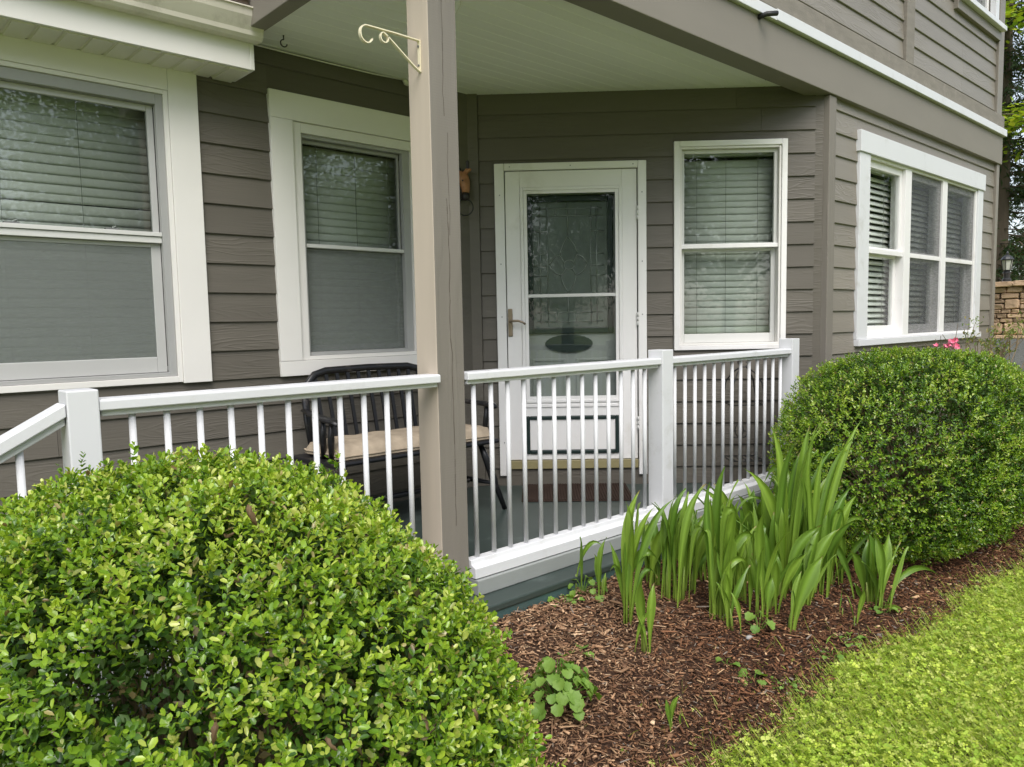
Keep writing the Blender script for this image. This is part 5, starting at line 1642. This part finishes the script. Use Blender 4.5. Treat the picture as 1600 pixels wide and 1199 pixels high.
# ------------------------------------------------------------------ trees
def conifer(x, y, h, seed, lab, base=-.24, dens=1.):
    r_ = np.random.default_rng(seed)
    t = thing('conifer_tree', lab, 'tree', T(x, y, base), 'evergreens beyond the stone wall')
    tm = MB().tube([(x, y, base), (x+.05, y, base+h*.5), (x, y, base+h)], [.16, .10, .02], 9)
    P, AX = [], []
    for k_ in range(int(210*dens)):
        z = base+.6+(h-.7)*r_.random()
        L_ = (1.9*(1-(z-base)/h)+.25)*r_.uniform(.6, 1.1)
        a = r_.uniform(0, 6.28)
        d_ = np.array([math.cos(a), math.sin(a), -.18+.25*r_.random()])
        b0 = np.array([x, y, z])
        drop = r_.uniform(.1, .4)
        pts = [b0, b0+d_*L_*.5, b0+d_*L_-np.array([0, 0, drop*L_])]
        tm.tube(pts, [.018, .010, .003], 4, cap=False)
        live = .25 if z < base+h*.30 else 0.05
        nn = int(120*L_)
        f = r_.uniform(live, 1, nn)
        q = b0[None]*(1-f[:, None])**2+2*(f*(1-f))[:, None]*pts[1][None]+(f**2)[:, None]*pts[2][None]
        q = q+r_.normal(size=q.shape)*.05
        aa = d_[None]*.6+r_.normal(size=q.shape)*.6+np.array([0, 0, -.35])
        P.append(q); AX.append(aa)
    ob('trunk', tm, M['bark'], t)
    P, AX = np.concatenate(P), norm(np.concatenate(AX))
    n = len(P)
    cols = np.array([(.028, .055, .018), (.045, .08, .025), (.07, .105, .035), (.075, .055, .03)])
    ob('crown', scatter('crown', P, AX, r_.normal(size=(n, 3)), r_.uniform(.06, .17, n), r_.uniform(.018, .04, n), SIMP_V, SIMP_F, M['tree'], cols[r_.choice(4, n, p=[.35, .35, .15, .15])]), None, t, kind='stuff')
conifer(9.6, 1.55, 9.5, 61, 'dark evergreen directly above the lantern')
conifer(11.4, .2, 8.5, 62, 'dark evergreen right of the lantern, partly out of the photo')
conifer(12.5, 3.0, 10.5, 63, 'tall dark evergreen behind the house corner')
conifer(14.5, 1.6, 9, 64, 'farthest evergreen seen through the gaps beside the house corner')
# maple bough with pale new leaves
mp_ = thing('maple_tree', 'slender maple with pale lime new leaves beside the upper house corner', 'tree', T(9.2, .2, -.24))
r_ = np.random.default_rng(65)
tm = MB().tube([(9.2, -.35, -.24), (9.15, -.2, 2.2), (9.0, .1, 4.2), (9.0, .3, 6.6)], [.09, .075, .05, .02], 8)
P = []
for k_ in range(46):
    z = r_.uniform(5.35, 6.4) if k_ % 3 else r_.uniform(3.95, 4.3)
    b0 = np.array([9.05, .05, z-.4])
    e_ = np.array([8.8+r_.normal()*.4, 1.0+r_.normal()*.7, z+r_.normal()*.12])
    tm.tube([b0, b0*.5+e_*.5+np.array([0, 0, .12]), e_], [.016, .01, .003], 5, cap=False)
    lay = e_[None]+r_.normal(size=(60, 3))*np.array([.30, .32, .06])
    P.append(lay)
ob('trunk', tm, M['bark'], mp_)
P = np.concatenate(P); n = len(P)
cols = np.array([(.40, .56, .06), (.50, .62, .07), (.56, .62, .08), (.30, .46, .05)])
ob('crown', scatter('crown', P, norm(np.stack([r_.normal(size=n), r_.normal(size=n), -.3+0*P[:, 0]], -1)), norm(np.stack([r_.normal(size=n)*.4, r_.normal(size=n)*.4, np.ones(n)], -1)), r_.uniform(.05, .11, n), r_.uniform(.05, .10, n),
   ROUND_V, ROUND_F, M['tree'], cols[r_.integers(0, 4, n)]), None, mp_, kind='stuff')

# the wood across the lawn: what the windows mirror
r_ = np.random.default_rng(80)
FV, FF, FCc, off = [], [], [], 0
for x, y, h, w in [(-14, -13, 8, 6), (-9.5, -15, 9, 6.5), (-4.5, -17, 9.5, 7), (1.5, -16, 8.5, 6), (6.5, -17.5, 9.5, 7), (12, -17, 9, 6.5), (18, -13, 8.5, 6.5), (23, -9, 9, 7)]:
    base = -.24
    tm = MB().tube([(x, y, base), (x+.1, y, base+h*.3), (x, y+.1, base+h*.7)], [.22, .17, .06], 9)
    P = []
    for k_ in range(70):
        d_ = norm(r_.normal(size=3))
        c_ = np.array([x, y, base+h*.60])+d_*np.array([w*.5, w*.5, h*.40])*r_.uniform(.45, 1.0)
        tm.tube([(x, y, max(base+h*.22, c_[2]-h*.25)), tuple(c_)], [.05, .008], 5, cap=False)
        P.append(c_[None]+r_.normal(size=(300, 3))*np.array([.46, .46, .34])*w/5)
    tv_ = np.array(tm.v)
    tf_ = np.array([(f[0], f[i], f[i+1]) for f in tm.f for i in range(1, len(f)-1)])
    FV.append(tv_); FF.append(tf_+off); FCc.append(np.tile((.09, .07, .05), (len(tv_), 1))); off += len(tv_)
    P = np.concatenate(P); m = len(P)
    cols = np.array([(.07, .14, .024), (.10, .18, .03), (.15, .23, .042), (.05, .105, .02)])
    X3, Y3, Z3 = basis(norm(r_.normal(size=(m, 3))), norm(r_.normal(size=(m, 3))+np.array([0, 0, .8])))
    l_, w_ = r_.uniform(.09, .17, m), r_.uniform(.07, .12, m)
    vv = P[:, None]+SIMP_V[None, :, 0, None]*w_[:, None, None]*X3[:, None]+SIMP_V[None, :, 1, None]*l_[:, None, None]*Y3[:, None]+SIMP_V[None, :, 2, None]*l_[:, None, None]*Z3[:, None]
    FV.append(vv.reshape(-1, 3)); FF.append((SIMP_F[None]+(np.arange(m)*4)[:, None, None]).reshape(-1, 3)+off); FCc.append(np.repeat(cols[r_.integers(0, 4, m)], 4, axis=0)); off += m*4
fw = bpy.data.objects.new('far_woods', smesh('far_woods', np.concatenate(FV), np.concatenate(FF), M['tree'], np.concatenate(FCc)))
place(fw)
tag(fw, 'leafy woods across the lawn, seen mirrored in the window glass', 'woods', kind='stuff')
